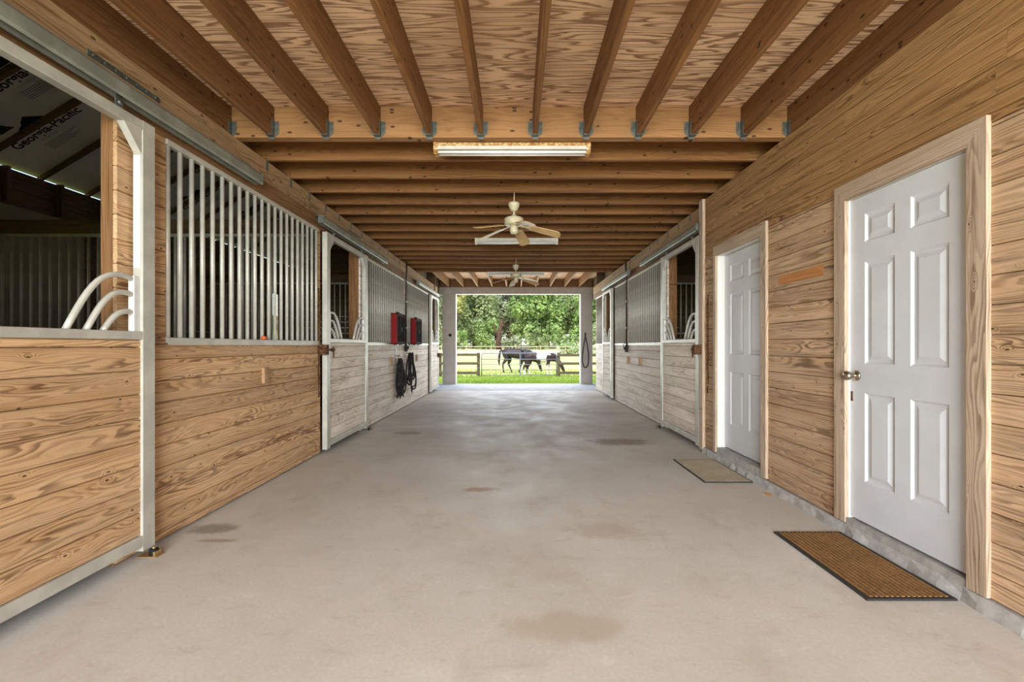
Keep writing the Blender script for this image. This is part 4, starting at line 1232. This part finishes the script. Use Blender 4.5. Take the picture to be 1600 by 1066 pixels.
def partition(s, y, label, label2):
    w_ = MB()
    k = 0
    while k < 8:
        w_.box(s * 2.2, s * 5.79, y, y + 0.04, k * 0.15, k * 0.15 + 0.148, ch=0.004)
        k += 1
    struct(w_, 'wall_partition', 'darkwood', label2, 'wall')
    struct(MB().box(s * 2.27, s * 5.79, y - 0.02, y + 0.06, 2.375, 2.52, ch=0.004), 'partition_beam', 'darkwood', 'dark beam capping the ' + label, 'beam')
    root = thing('partition_grille', (s * 4.0, y, 1.2), label, 'grille', 'bar grilles between the stalls')
    MB().box(s * 2.27, s * 5.78, y, y + 0.035, 2.345, 2.374).build('top_rail', 'stile', root)
    MB().box(s * 2.27, s * 5.78, y, y + 0.035, 1.20, 1.235).build('bottom_rail', 'stile', root)
    m_ = MB().tube([(0, 0, 1.22), (0, 0, 2.36)], 0.0135, 8)
    b0 = m_.build('bar', 'cream', root, (0, 0, 0))
    b0.location = Vector((s * 2.32, y + 0.018, 0)) - Vector(root['_o'])
    for i in range(1, 34):
        b = dup(b0, Vector((s * (2.32 + i * 0.1035), y + 0.018, 0)) - Vector(root['_o']), root)
partition(-1, 4.88, 'bar grille between the first and second stall, behind the yoke bars', 'boards under the grille between first and second stall')
partition(-1, 8.66, 'bar grille deep inside between the second and third stall, box fan side', 'boards under the grille between second and third stall')
partition(1, 8.66, 'bar grille inside the stall next to the far white door', 'boards under the grille inside the white door side stalls')

def stall_post(s, x0, x1, y0, y1, label):
    o = MB().box(s * x0, s * x1, y0, y1, 0.0, 2.575, ch=0.004, ax=2).build('stall_post', 'post', None, (s * (x0 + x1) / 2, (y0 + y1) / 2, 0))
    tag(o, label, 'post', 'timber posts in the stall fronts', 'thing')
stall_post(-1, 2.143, 2.215, 2.424, 2.56, 'brown post seen behind the nearest yoke bars')
stall_post(-1, 2.143, 2.28, 6.204, 6.34, 'brown post inside the stall door before the first box fan')
stall_post(-1, 2.143, 2.28, 8.62, 8.655, 'post behind the conduit between the box fans')
stall_post(-1, 2.143, 2.28, 11.0, 11.08, 'post before the last stall door by the porch')
stall_post(1, 2.153, 2.27, 6.404, 6.54, 'brown post inside the stall door next to far white door')
stall_post(1, 2.153, 2.27, 8.60, 8.655, 'post behind the conduit on the white door side')
stall_post(1, 2.153, 2.27, 10.80, 10.92, 'post past the farther stall door, white door side')

# roof over the stalls: sheathing with printed lettering, dark rafters
SL = 0.62
def roof_z(x): return 3.25 + SL * (5.8 - abs(x))
for s, side in ((-1, 'left'), (1, 'right')):
    r_ = MB()
    x0, x1 = 5.84, 0.0
    r_.prism([(s * x0, -2.8, roof_z(x0)), (s * x1, -2.8, roof_z(x1)), (s * x1, 14.3, roof_z(x1)), (s * x0, 14.3, roof_z(x0))], (0, 0, 0.02))
    rf = struct(r_, 'roof_' + side, 'felt', 'grey printed roof sheathing above the %s stalls' % ('box fan side' if s < 0 else 'white door side'), 'roof')
    if s < 0: roof_left = rf
    if s < 0:
        for i in range(12):
            y = 4.95 - 0.61 * 3 + 0.61 * i
            ra = MB()
            ra.prism([(s * 5.84, y - 0.019, roof_z(5.84) - 0.012), (s * 2.2, y - 0.019, roof_z(2.2) - 0.012), (s * 2.2, y - 0.019, roof_z(2.2) - 0.15), (s * 5.84, y - 0.019, roof_z(5.84) - 0.06)], (0, 0.038, 0))
            o = ra.build('rafter', 'darkwood', None, (s * 4.0, y, roof_z(4.0) - 0.1))
            tag(o, '%s dark rafter under the printed roof sheets, counted from the entrance' % ORD[i], 'rafter', 'rafters over the stalls', 'thing')
lo_ = MB()
lo_.box(-2.36, -2.34, -2.6, 14.1, ZJ - 0.2, roof_z(2.36) - 0.02)
struct(lo_, 'wall_loft_left', 'darkwood', 'dark loft wall above the left beam', 'wall')
lo_ = MB()
lo_.box(2.36, 2.34, -2.6, 14.1, ZJ - 0.2, roof_z(2.36) - 0.02)
struct(lo_, 'wall_loft_right', 'darkwood', 'dark loft wall above the door wall', 'wall')
# outer wall of the tack room
struct(MB().box(5.8, 5.83, -2.6, 5.15, 0.0, 3.2), 'wall_outer_right', 'darkwood', 'outer wall behind the white doors', 'wall')
struct(MB().box(-5.83, -5.8, -2.6, 1.15, 0.0, 3.2), 'wall_outer_left', 'darkwood', 'outer wall before the nearest stall', 'wall')
# gable ends
for yv, nm, lb in ((-2.62, 'wall_gable_front', 'gable over the entrance'), (14.1, 'wall_gable_rear', 'gable over the porch')):
    gb = MB().prism([(-5.9, yv, 3.2), (5.9, yv, 3.2), (0, yv, roof_z(0) - 0.03)], (0, 0.02, 0))
    struct(gb, nm, 'whitened', lb, 'wall')
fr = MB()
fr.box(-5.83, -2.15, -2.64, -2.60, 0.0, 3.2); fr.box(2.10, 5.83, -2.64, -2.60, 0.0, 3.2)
struct(fr, 'wall_front', 'whitened', 'front wall beside the entrance', 'wall')

# printed lettering on the sheathing
nrm = Vector((SL, 0, -1)).normalized()        # underside normal of the left slope
along = Vector((1, 0, SL)).normalized()       # up the slope, reading direction
upv = Vector((0, -1, 0))
def text_mesh(body, size, bold=0.0):
    cu = bpy.data.curves.new('lettering', 'FONT')
    cu.body = body; cu.size = size; cu.offset = bold
    cu.resolution_u = 3
    ob = bpy.data.objects.new('lettering', cu)
    COL.objects.link(ob)
    dg = bpy.context.evaluated_depsgraph_get()
    me = bpy.data.meshes.new_from_object(ob.evaluated_get(dg))
    bpy.data.objects.remove(ob); bpy.data.curves.remove(cu)
    return me
def place_flat(me, name, x, y, mat_, lift=0.003):
    p = Vector((x, y, roof_z(x))) + nrm * lift
    o = bpy.data.objects.new(name, me)
    me.materials.clear(); me.materials.append(M[mat_])
    mt = Matrix.Identity(4)
    for i in range(3):
        mt[i][0] = along[i]; mt[i][1] = upv[i]; mt[i][2] = along.cross(upv)[i]; mt[i][3] = p[i]
    o.matrix_world = mt
    COL.objects.link(o)
    o.parent = roof_left
    return o
t_big = text_mesh('Georgia-Pacific', 0.14, 0.003)
t_small = text_mesh('P L Y W O O D', 0.03)
def logo_mesh():
    me = bpy.data.meshes.new('print_logo')
    P = [(-0.02, 0.0), (0.10, 0.0), (0.13, 0.045), (0.02, 0.045),          # lower left block
         (0.16, 0.05), (0.34, 0.05), (0.25, 0.14), (0.19, 0.10),           # right wedge
         (0.02, 0.10), (0.14, 0.10), (0.10, 0.17), (0.08, 0.17),           # upper left wedge
         (0.10, 0.01), (0.17, 0.02), (0.19, 0.09), (0.13, 0.06)]
    me.from_pydata([(a * 1.45, b * 1.3, 0) for a, b in P], [], [(0, 1, 2, 3), (4, 5, 6, 7), (8, 9, 10, 11), (12, 13, 14, 15)])
    return me
lg = logo_mesh()
def line_block():
    me = bpy.data.meshes.new('fine_print')
    vs, fs = [], []
    for i in range(6):
        y = -i * 0.022
        b = len(vs)
        L = 0.42 - 0.06 * (i % 3)
        vs += [(0, y, 0), (L, y, 0), (L, y - 0.006, 0), (0, y - 0.006, 0)]
        fs.append((b, b + 1, b + 2, b + 3))
    me.from_pydata(vs, [], fs)
    return me
lines = line_block()
for i, (x, y) in enumerate(((-5.60, 5.12), (-4.75, 5.74), (-5.45, 6.36), (-4.9, 6.97), (-5.5, 7.58), (-4.8, 8.18), (-5.3, 8.8), (-5.2, 4.5))):
    place_flat(t_big, 'printed_lettering', x, y, 'ink')
    place_flat(lg, 'printed_logo', x + 0.06, y - 0.118, 'ink', 0.0035)
    place_flat(t_small, 'printed_small_lettering', x + 0.22, y + 0.06, 'ink_faint')
    place_flat(lines, 'fine_print', x + 0.18, y + 0.11, 'ink_faint')

# ------------------------------------------------------------------ outside: fence, gate, horses
YF = 24.0
def fence(label, posts, x0, x1, y, zrails, ztop, mat_='fence', pw=0.075, rh=0.07, group=None):
    root = thing('rail_fence', ((x0 + x1) / 2, y, gz(y)), label, 'fence', group)
    for px in posts:
        MB().box(px - pw, px + pw, y - 0.04, y + 0.11, gz(y) - 0.05, ztop, ch=0.01, ax=2).build('post', mat_, root)
    for z in zrails:
        r_ = MB()
        k = sorted(set([x0] + [p for p in posts if x0 < p < x1] + [x1]))
        for a, b in zip(k[:-1], k[1:]):
            r_.box(a, b - 0.004, y - 0.075, y - 0.04, z - rh, z + rh, ch=0.006)
        r_.build('rail', mat_, root)
fence('dark board fence left of the metal gate', [-1.975, -4.0, -6.4, -8.8, -11.2], -11.3, -1.9, YF, (0.689, 0.23, -0.266), 0.79)
fence('dark board fence right of the metal gate', [2.26, 4.66, 7.06, 9.46, 11.8], 2.18, 11.9, YF, (0.665, 0.225, -0.262), 0.80)
fence('pale far fence across the dry pasture', [-21 + 3 * i for i in range(15)], -21.1, 21.1, 55.0, (gz(55) + 0.55, gz(55) + 0.95), gz(55) + 1.12, 'farfence', 0.05, 0.04)
root = thing('pasture_gate', (0.17, YF, gz(YF)), 'silver tube gate closing the gap between the board fences', 'gate')
gx0, gx1, gt, gb_ = -1.806, 2.143, 0.77, -0.40
rr = 0.14
pts = [(gx0, YF, gb_), (gx0, YF, gt - rr)] + [(gx0 + rr - rr * math.cos(a), YF, gt - rr + rr * math.sin(a)) for a in (0.4, 0.8, 1.2)] + [(gx0 + rr, YF, gt), (gx1 - rr, YF, gt)] + [(gx1 - rr + rr * math.sin(a), YF, gt - rr + rr * math.cos(a)) for a in (0.4, 0.8, 1.2)] + [(gx1, YF, gt - rr), (gx1, YF, gb_)]
MB().tube(pts, 0.024, 8).build('gate_frame', 'gate', root)
for z in (0.449, 0.169, -0.108, -0.395):
    MB().tube([(gx0, YF, z), (gx1, YF, z)], 0.020, 8).build('gate_bar', 'gate', root)
MB().box(0.20, 0.25, YF - 0.02, YF + 0.02, gb_, gt, ax=2).build('centre_upright', 'gate', root)
hn = MB()
for z in (0.5, -0.2):
    hn.tube([(gx1, YF, z), (gx1 + 0.06, YF, z)], 0.02, 6)
    hn.tube([(gx0, YF, z), (gx0 - 0.10, YF, z)], 0.012, 6)
hn.tube([(gx0, YF, gb_), (gx0, YF, gz(YF))], 0.018, 6)
hn.build('hinge', 'gate', root)

def skin_body(name, mat_, chains, parent, root_idx=0):
    """one continuous skinned surface: chains of (key, position, radius) joined by key"""
    pos, rad, idx, edges = [], [], {}, []
    for ch in chains:
        prev = None
        for (key, p, r) in ch:
            if key not in idx:
                idx[key] = len(pos); pos.append(p); rad.append(r)
            if prev is not None: edges.append((prev, idx[key]))
            prev = idx[key]
    me = bpy.data.meshes.new(name)
    me.from_pydata(pos, edges, [])
    ob = bpy.data.objects.new(name, me)
    COL.objects.link(ob)
    me.materials.append(M[mat_])
    sk = ob.modifiers.new('skin', 'SKIN')
    sk.use_smooth_shade = True
    for i, d in enumerate(me.skin_vertices[0].data):
        r = rad[i]
        d.radius = r if isinstance(r, tuple) else (r, r)
        d.use_root = (i == root_idx)
    sd = ob.modifiers.new('subdivision', 'SUBSURF')
    sd.levels = 2; sd.render_levels = 2
    # bake the surface so that it is a plain mesh
    dg = bpy.context.evaluated_depsgraph_get()
    m2 = bpy.data.meshes.new_from_object(ob.evaluated_get(dg))
    ob.modifiers.clear()
    ob.data = m2
    bpy.data.meshes.remove(me)
    for p in m2.polygons: p.use_smooth = True
    if parent is not None: ob.parent = parent
    return ob
def horse(label, loc, sx, sz, mat_, hind, front, yaw=0.0, head=((1.06, 0.93), (1.24, 0.70), (1.36, 0.50), (1.41, 0.36), (1.46, 0.20), (1.49, 0.09))):
    root = thing('horse', loc, label, 'horse')
    root.rotation_euler.z = yaw
    root['_o'] = (0, 0, 0)
    def p(x, y, z): return (x * sx, y, z * sz)
    hd = head
    spine = [('dock', p(-0.80, 0, 1.27), 0.12), ('croup', p(-0.60, 0, 1.16), (0.31, 0.36)), ('loin', p(-0.25, 0, 1.12), (0.30, 0.31)), ('barrel', p(0.10, 0, 1.08), (0.32, 0.335)),
             ('girth', p(0.40, 0, 1.09), (0.30, 0.35)), ('withers', p(0.64, 0, 1.16), (0.23, 0.36)), ('neckbase', p(0.86, 0, 1.06), (0.16, 0.28)),
             ('neck', p(hd[0][0], 0, hd[0][1]), (0.10, 0.155)), ('neck2', p(hd[1][0], 0, hd[1][1]), (0.085, 0.125)), ('poll', p(hd[2][0], 0, hd[2][1]), (0.08, 0.10)),
             ('jowl', p(hd[3][0], 0, hd[3][1]), (0.085, 0.11)), ('nose', p(hd[4][0], 0, hd[4][1]), (0.06, 0.07)), ('muzzle', p(hd[5][0], 0, hd[5][1]), (0.052, 0.055))]
    chains = [spine]
    for i, (s_, dx) in enumerate(zip((-1, 1), hind)):
        y = 0.165 * s_
        chains.append([('croup', None, None), ('hip%d' % i, p(-0.56 + dx * 0.15, 0.15 * s_, 1.02), (0.18, 0.27)), ('stifle%d' % i, p(-0.50 + dx * 0.45, y, 0.78), (0.13, 0.19)), ('hock%d' % i, p(-0.72 + dx * 0.75, y, 0.50), (0.062, 0.082)),
                       ('shank%d' % i, p(-0.69 + dx * 0.9, y, 0.30), 0.042), ('fetlock%d' % i, p(-0.66 + dx, y, 0.13), 0.045), ('hoof%d' % i, p(-0.63 + dx, y, 0.035), 0.052)])
    for i, (s_, dx) in enumerate(zip((-1, 1), front)):
        y = 0.15 * s_
        chains.append([('withers', None, None), ('shoulder%d' % i, p(0.60 + dx * 0.05, 0.13 * s_, 0.98), (0.14, 0.21)), ('elbow%d' % i, p(0.52 + dx * 0.25, y, 0.78), (0.10, 0.125)), ('knee%d' % i, p(0.54 + dx * 0.65, y, 0.45), (0.056, 0.064)),
                       ('cannon%d' % i, p(0.545 + dx * 0.8, y, 0.29), 0.038), ('ffetlock%d' % i, p(0.55 + dx, y, 0.12), 0.043), ('fhoof%d' % i, p(0.57 + dx, y, 0.035), 0.052)])
    body = skin_body('body', mat_, chains, root, 1)
    t_ = MB()
    for k in range(5):
        o_ = (k - 2) * 0.022
        t_.tube([p(-0.78, o_ * 0.4, 1.31), p(-0.88, o_, 1.22), p(-0.93, o_ * 1.8, 0.95), p(-0.95, o_ * 2.0, 0.65), p(-0.93, o_, 0.40)], [0.05, 0.06, 0.075, 0.065, 0.015], 7)
    t_.build('tail', 'hair', root)
    mn = MB()
    for k in range(9):
        f = k / 8
        if f < 0.5:
            a, b, g_ = Vector((0.80, 0, 1.33)), Vector((hd[0][0] + 0.07, 0, hd[0][1] + 0.14)), f * 2
        else:
            a, b, g_ = Vector((hd[0][0] + 0.07, 0, hd[0][1] + 0.14)), Vector((hd[2][0] + 0.06, 0, hd[2][1] + 0.08)), f * 2 - 1
        q = a.lerp(b, g_)
        mn.tube([p(q.x, 0, q.z), p(q.x + 0.01, -0.07, q.z - 0.03), p(q.x - 0.01, -0.11, q.z - 0.14)], [0.03, 0.035, 0.01], 6)
    mn.build('mane', 'hair', root)
    for s_ in (-1, 1):
        MB().tube([p(hd[2][0] + 0.03, 0.05 * s_, hd[2][1] + 0.06), p(hd[2][0] + 0.10, 0.065 * s_, hd[2][1] + 0.07), p(hd[2][0] + 0.15, 0.07 * s_, hd[2][1] + 0.06)], [0.03, 0.028, 0.006], 7).build('ear', mat_, root)
    return root
horse('dark bay horse grazing behind, its back to the fence post side', (-0.02, 27.2, gz(27.2)), 1.04, 1.06, 'bay', (-0.02, 0.42), (-0.35, 0.10), 0.0)
horse('brown and white horse grazing in front, behind the gate bars', (1.22, 25.2, gz(25.2)), 1.02, 0.90, 'paint', (-0.08, 0.20), (-0.05, 0.17), 0.0,
      ((1.02, 0.98), (1.16, 0.78), (1.28, 0.58), (1.34, 0.44), (1.41, 0.26), (1.45, 0.13)))

# grass blades near the fence
gr = MB()
r2 = random.Random(5)
vsG, fsG, rnG = [], [], []
for i in range(15000):
    y = 18.5 + 12 * r2.random() ** 1.4
    x = r2.uniform(-6.5, 6.5)
    z = gz(y)
    hh = r2.uniform(0.04, 0.10) * (1.4 if 23.7 < y < 24.3 else 1)
    a = r2.uniform(0, PI)
    dx, dy = 0.018 * math.cos(a), 0.018 * math.sin(a)
    b = len(vsG)
    vsG += [(x - dx, y - dy, z - 0.01), (x + dx, y + dy, z - 0.01), (x + r2.uniform(-.03, .03), y + r2.uniform(-.03, .03), z + hh)]
    fsG.append((b, b + 1, b + 2)); q = r2.random(); rnG += [q, q, q]
gr.v, gr.f, gr.gc, gr.rn, gr.sm = vsG, fsG, vsG, rnG, [False] * len(fsG)
tag(gr.build('grass', 'blade_grass'), 'bright green lawn grass around the gate and fence', 'grass', None, 'stuff')

# trees beyond the pasture
def crown_mesh(rnd, cx, cy, cz, rx, ry, rz, nblob, nleaf, size):
    vs, fs, rn = [], [], []
    blobs = []
    for i in range(nblob):
        a = rnd.uniform(0, 2 * PI); u = rnd.uniform(-1, 1)
        q = math.sqrt(1 - u * u)
        k = rnd.uniform(0.55, 0.95)
        blobs.append((cx + rx * k * q * math.cos(a), cy + ry * k * q * math.sin(a), cz + rz * k * u, rnd.uniform(0.26, 0.42) * min(rx, rz), rnd.random()))
    for i in range(nleaf):
        bx, by, bz, br, bt = blobs[i % nblob]
        a = rnd.uniform(0, 2 * PI); u = rnd.uniform(-1, 1)
        q = math.sqrt(1 - u * u)
        n_ = Vector((q * math.cos(a), q * math.sin(a), u))
        c_ = Vector((bx, by, bz)) + n_ * br * rnd.uniform(0.75, 1.08)
        if c_.z < gz(c_.y) + 0.1: continue
        n2 = (n_ + Vector((rnd.uniform(-.6, .6), rnd.uniform(-.6, .6), rnd.uniform(-.3, .8)))).normalized()
        t1 = n2.orthogonal().normalized()
        t1 = Matrix.Rotation(rnd.uniform(0, 6.28), 3, n2) @ t1
        t2 = n2.cross(t1)
        sz = size * rnd.uniform(0.6, 1.3)
        b = len(vs)
        vs += [tuple(c_ + t1 * sz), tuple(c_ + t2 * sz * 0.6), tuple(c_ - t1 * sz), tuple(c_ - t2 * sz * 0.6)]
        fs.append((b, b + 1, b + 2, b + 3))
        q_ = min(1, max(0, bt * 0.7 + rnd.random() * 0.3))
        rn += [q_] * 4
    return vs, fs, rn
def tree(label, x, y, hgt, rx, mat_, seed, group='trees beyond the pasture', nleaf=5200, low=0.12, bark='bark', size=0.27, lean=0.0):
    rnd = random.Random(seed)
    z0 = gz(y)
    root = thing('tree', (x, y, z0), label, 'tree', group)
    tr = MB().tube([(x, y, z0 - 0.2), (x + lean * 0.3, y, z0 + hgt * 0.25), (x + lean, y, z0 + hgt * 0.5), (x + lean * 1.1, y, z0 + hgt * 0.75)], [0.38, 0.28, 0.2, 0.08], 8)
    for k in range(4):
        a = rnd.uniform(0, 6.28); f = rnd.uniform(0.25, 0.5)
        tr.tube([(x + lean * f, y, z0 + hgt * f), (x + math.cos(a) * rx * 0.4, y + math.sin(a) * rx * 0.4, z0 + hgt * (f + 0.15)), (x + math.cos(a) * rx * 0.7, y + math.sin(a) * rx * 0.7, z0 + hgt * (f + 0.22))], [0.16, 0.1, 0.04], 6)
    tr.build('trunk', bark, root)
    rz = hgt * (1 - low) / 2
    vs, fs, rn = crown_mesh(rnd, x, y, z0 + hgt * low + rz, rx, rx * 0.8, rz, 40, int(nleaf * (1.9 if y > 88 else 1.3)), size * (1.35 if y > 88 else 1.1))
    m_ = MB(); m_.v, m_.f, m_.gc, m_.rn, m_.sm = vs, fs, vs, rn, [False] * len(fs)
    m_.build('crown', mat_, root)
TREES = [
    ('broad grey green oak left of the dead red trunk', -7.5, 82, 12.5, 5.0, 'leaf_oak', 0.05),
    ('tall moss grey oak directly behind the dead red trunk', -1.5, 90, 15.5, 6.0, 'leaf_pale', 0.08),
    ('dense green oak right of the dead red trunk', 4.2, 80, 11.5, 4.6, 'leaf_green', 0.04),
    ('wide dark oak behind the right fence', 10.5, 86, 14.0, 5.4, 'leaf_oak', 0.05),
    ('bright green tree beside the right porch post', 15.0, 78, 12.5, 4.6, 'leaf_green', 0.05),
    ('yellow leafed tree beside the left porch post', -9.9, 75, 11.5, 1.9, 'leaf_yellow', 0.55),
    ('pale moss hung tree left of the yellow leafed tree', -16.5, 84, 14.0, 5.2, 'leaf_pale', 0.08),
    ('moss grey oak seen past the right porch post', 20.5, 84, 15.0, 5.4, 'leaf_pale', 0.06),
    ('green background oak behind the yellow leafed tree', -12.5, 96, 17.0, 6.2, 'leaf_green', 0.05),
    ('tall background oak between two grey green oaks', 6.5, 100, 18.0, 6.6, 'leaf_oak', 0.05),
    ('background oak above the right fence end', 17.0, 99, 18.0, 6.6, 'leaf_oak', 0.05),
    ('dark background oak above the dead red trunk', -4.5, 102, 19.0, 6.8, 'leaf_green', 0.05),
    ('pale oak seen through the small stall window behind the nearest grille', -21.0, 38, 3.6, 3.4, 'leaf_green', 0.02),
    ('outlying oak past the left porch post', -24.0, 92, 17.0, 7.0, 'leaf_oak', 0.05),
    ('outlying oak far past the right porch post', 28.0, 92, 17.0, 7.0, 'leaf_green', 0.05),
]
for i, (lb, x, y, hh, rx, mt_, low) in enumerate(TREES):
    tree(lb, x, y, hh, rx, mt_, 20 + i, low=low)
BUSH = [('low round bush at the foot of the left oak', -9.6, 74, 3.2, 2.6, 'leaf_green'), ('pale low bush under the tall moss grey oak', -1.0, 76, 2.6, 1.9, 'leaf_pale'),
        ('round green bush under the dense green oak', 3.2, 74, 3.4, 2.4, 'leaf_oak'), ('wide green bush at the foot of the dark oak', 8.2, 73, 4.2, 3.0, 'leaf_green'),
        ('leafy green bush right of the dead red trunk', 0.9, 79, 5.4, 2.4, 'leaf_green'), ('leafy green bush left of the dead red trunk', -4.6, 76, 5.2, 2.6, 'leaf_green'),
        ('flowering white weed patch by the far fence', 8.4, 53, 1.5, 1.7, 'leaf_white'), ('taller flowering weed patch near the right porch post', 6.4, 57, 1.4, 1.3, 'leaf_white'),
        ('green bush seen past the left porch post', -12.8, 72, 3.6, 2.4, 'leaf_oak'), ('green bush seen past the right porch post', 13.0, 72, 4.2, 2.8, 'leaf_oak')]
for i, (lb, x, y, hh, rx, mt_) in enumerate(BUSH):
    rnd = random.Random(70 + i)
    vs, fs, rn = crown_mesh(rnd, x, y, gz(y) + hh * 0.45, rx, rx * 0.7, hh * 0.55, 16, 1500, 0.2)
    root = thing('bush', (x, y, gz(y)), lb, 'bush', 'bushes along the tree line')
    m_ = MB(); m_.v, m_.f, m_.gc, m_.rn, m_.sm = vs, fs, vs, rn, [False] * len(fs)
    m_.build('foliage', mt_, root)
    MB().tube([(x, y, gz(y) - 0.1), (x, y, gz(y) + hh * 0.6)], [0.08, 0.03], 6).build('stem', 'bark', root)
dt = MB().tube([(-2.7, 72, gz(72) - 0.2), (-2.75, 72, gz(72) + 1.6), (-2.45, 72, gz(72) + 3.4), (-2.15, 72, gz(72) + 4.9)], [0.5, 0.4, 0.34, 0.15], 10)
dt.tube([(-2.7, 72, gz(72) + 2.0), (-3.3, 72.1, gz(72) + 3.1), (-3.5, 72, gz(72) + 4.0)], [0.25, 0.18, 0.06], 7)
dt.tube([(-2.45, 72, gz(72) + 3.4), (-1.8, 71.9, gz(72) + 4.2)], [0.2, 0.05], 7)
tag(dt.build('dead_tree', 'bark_red', None, (-2.7, 72, gz(72))), 'broken reddish dead tree trunk before the oaks', 'dead tree')

for o in list(bpy.data.objects):
    if '_o' in o: del o['_o']
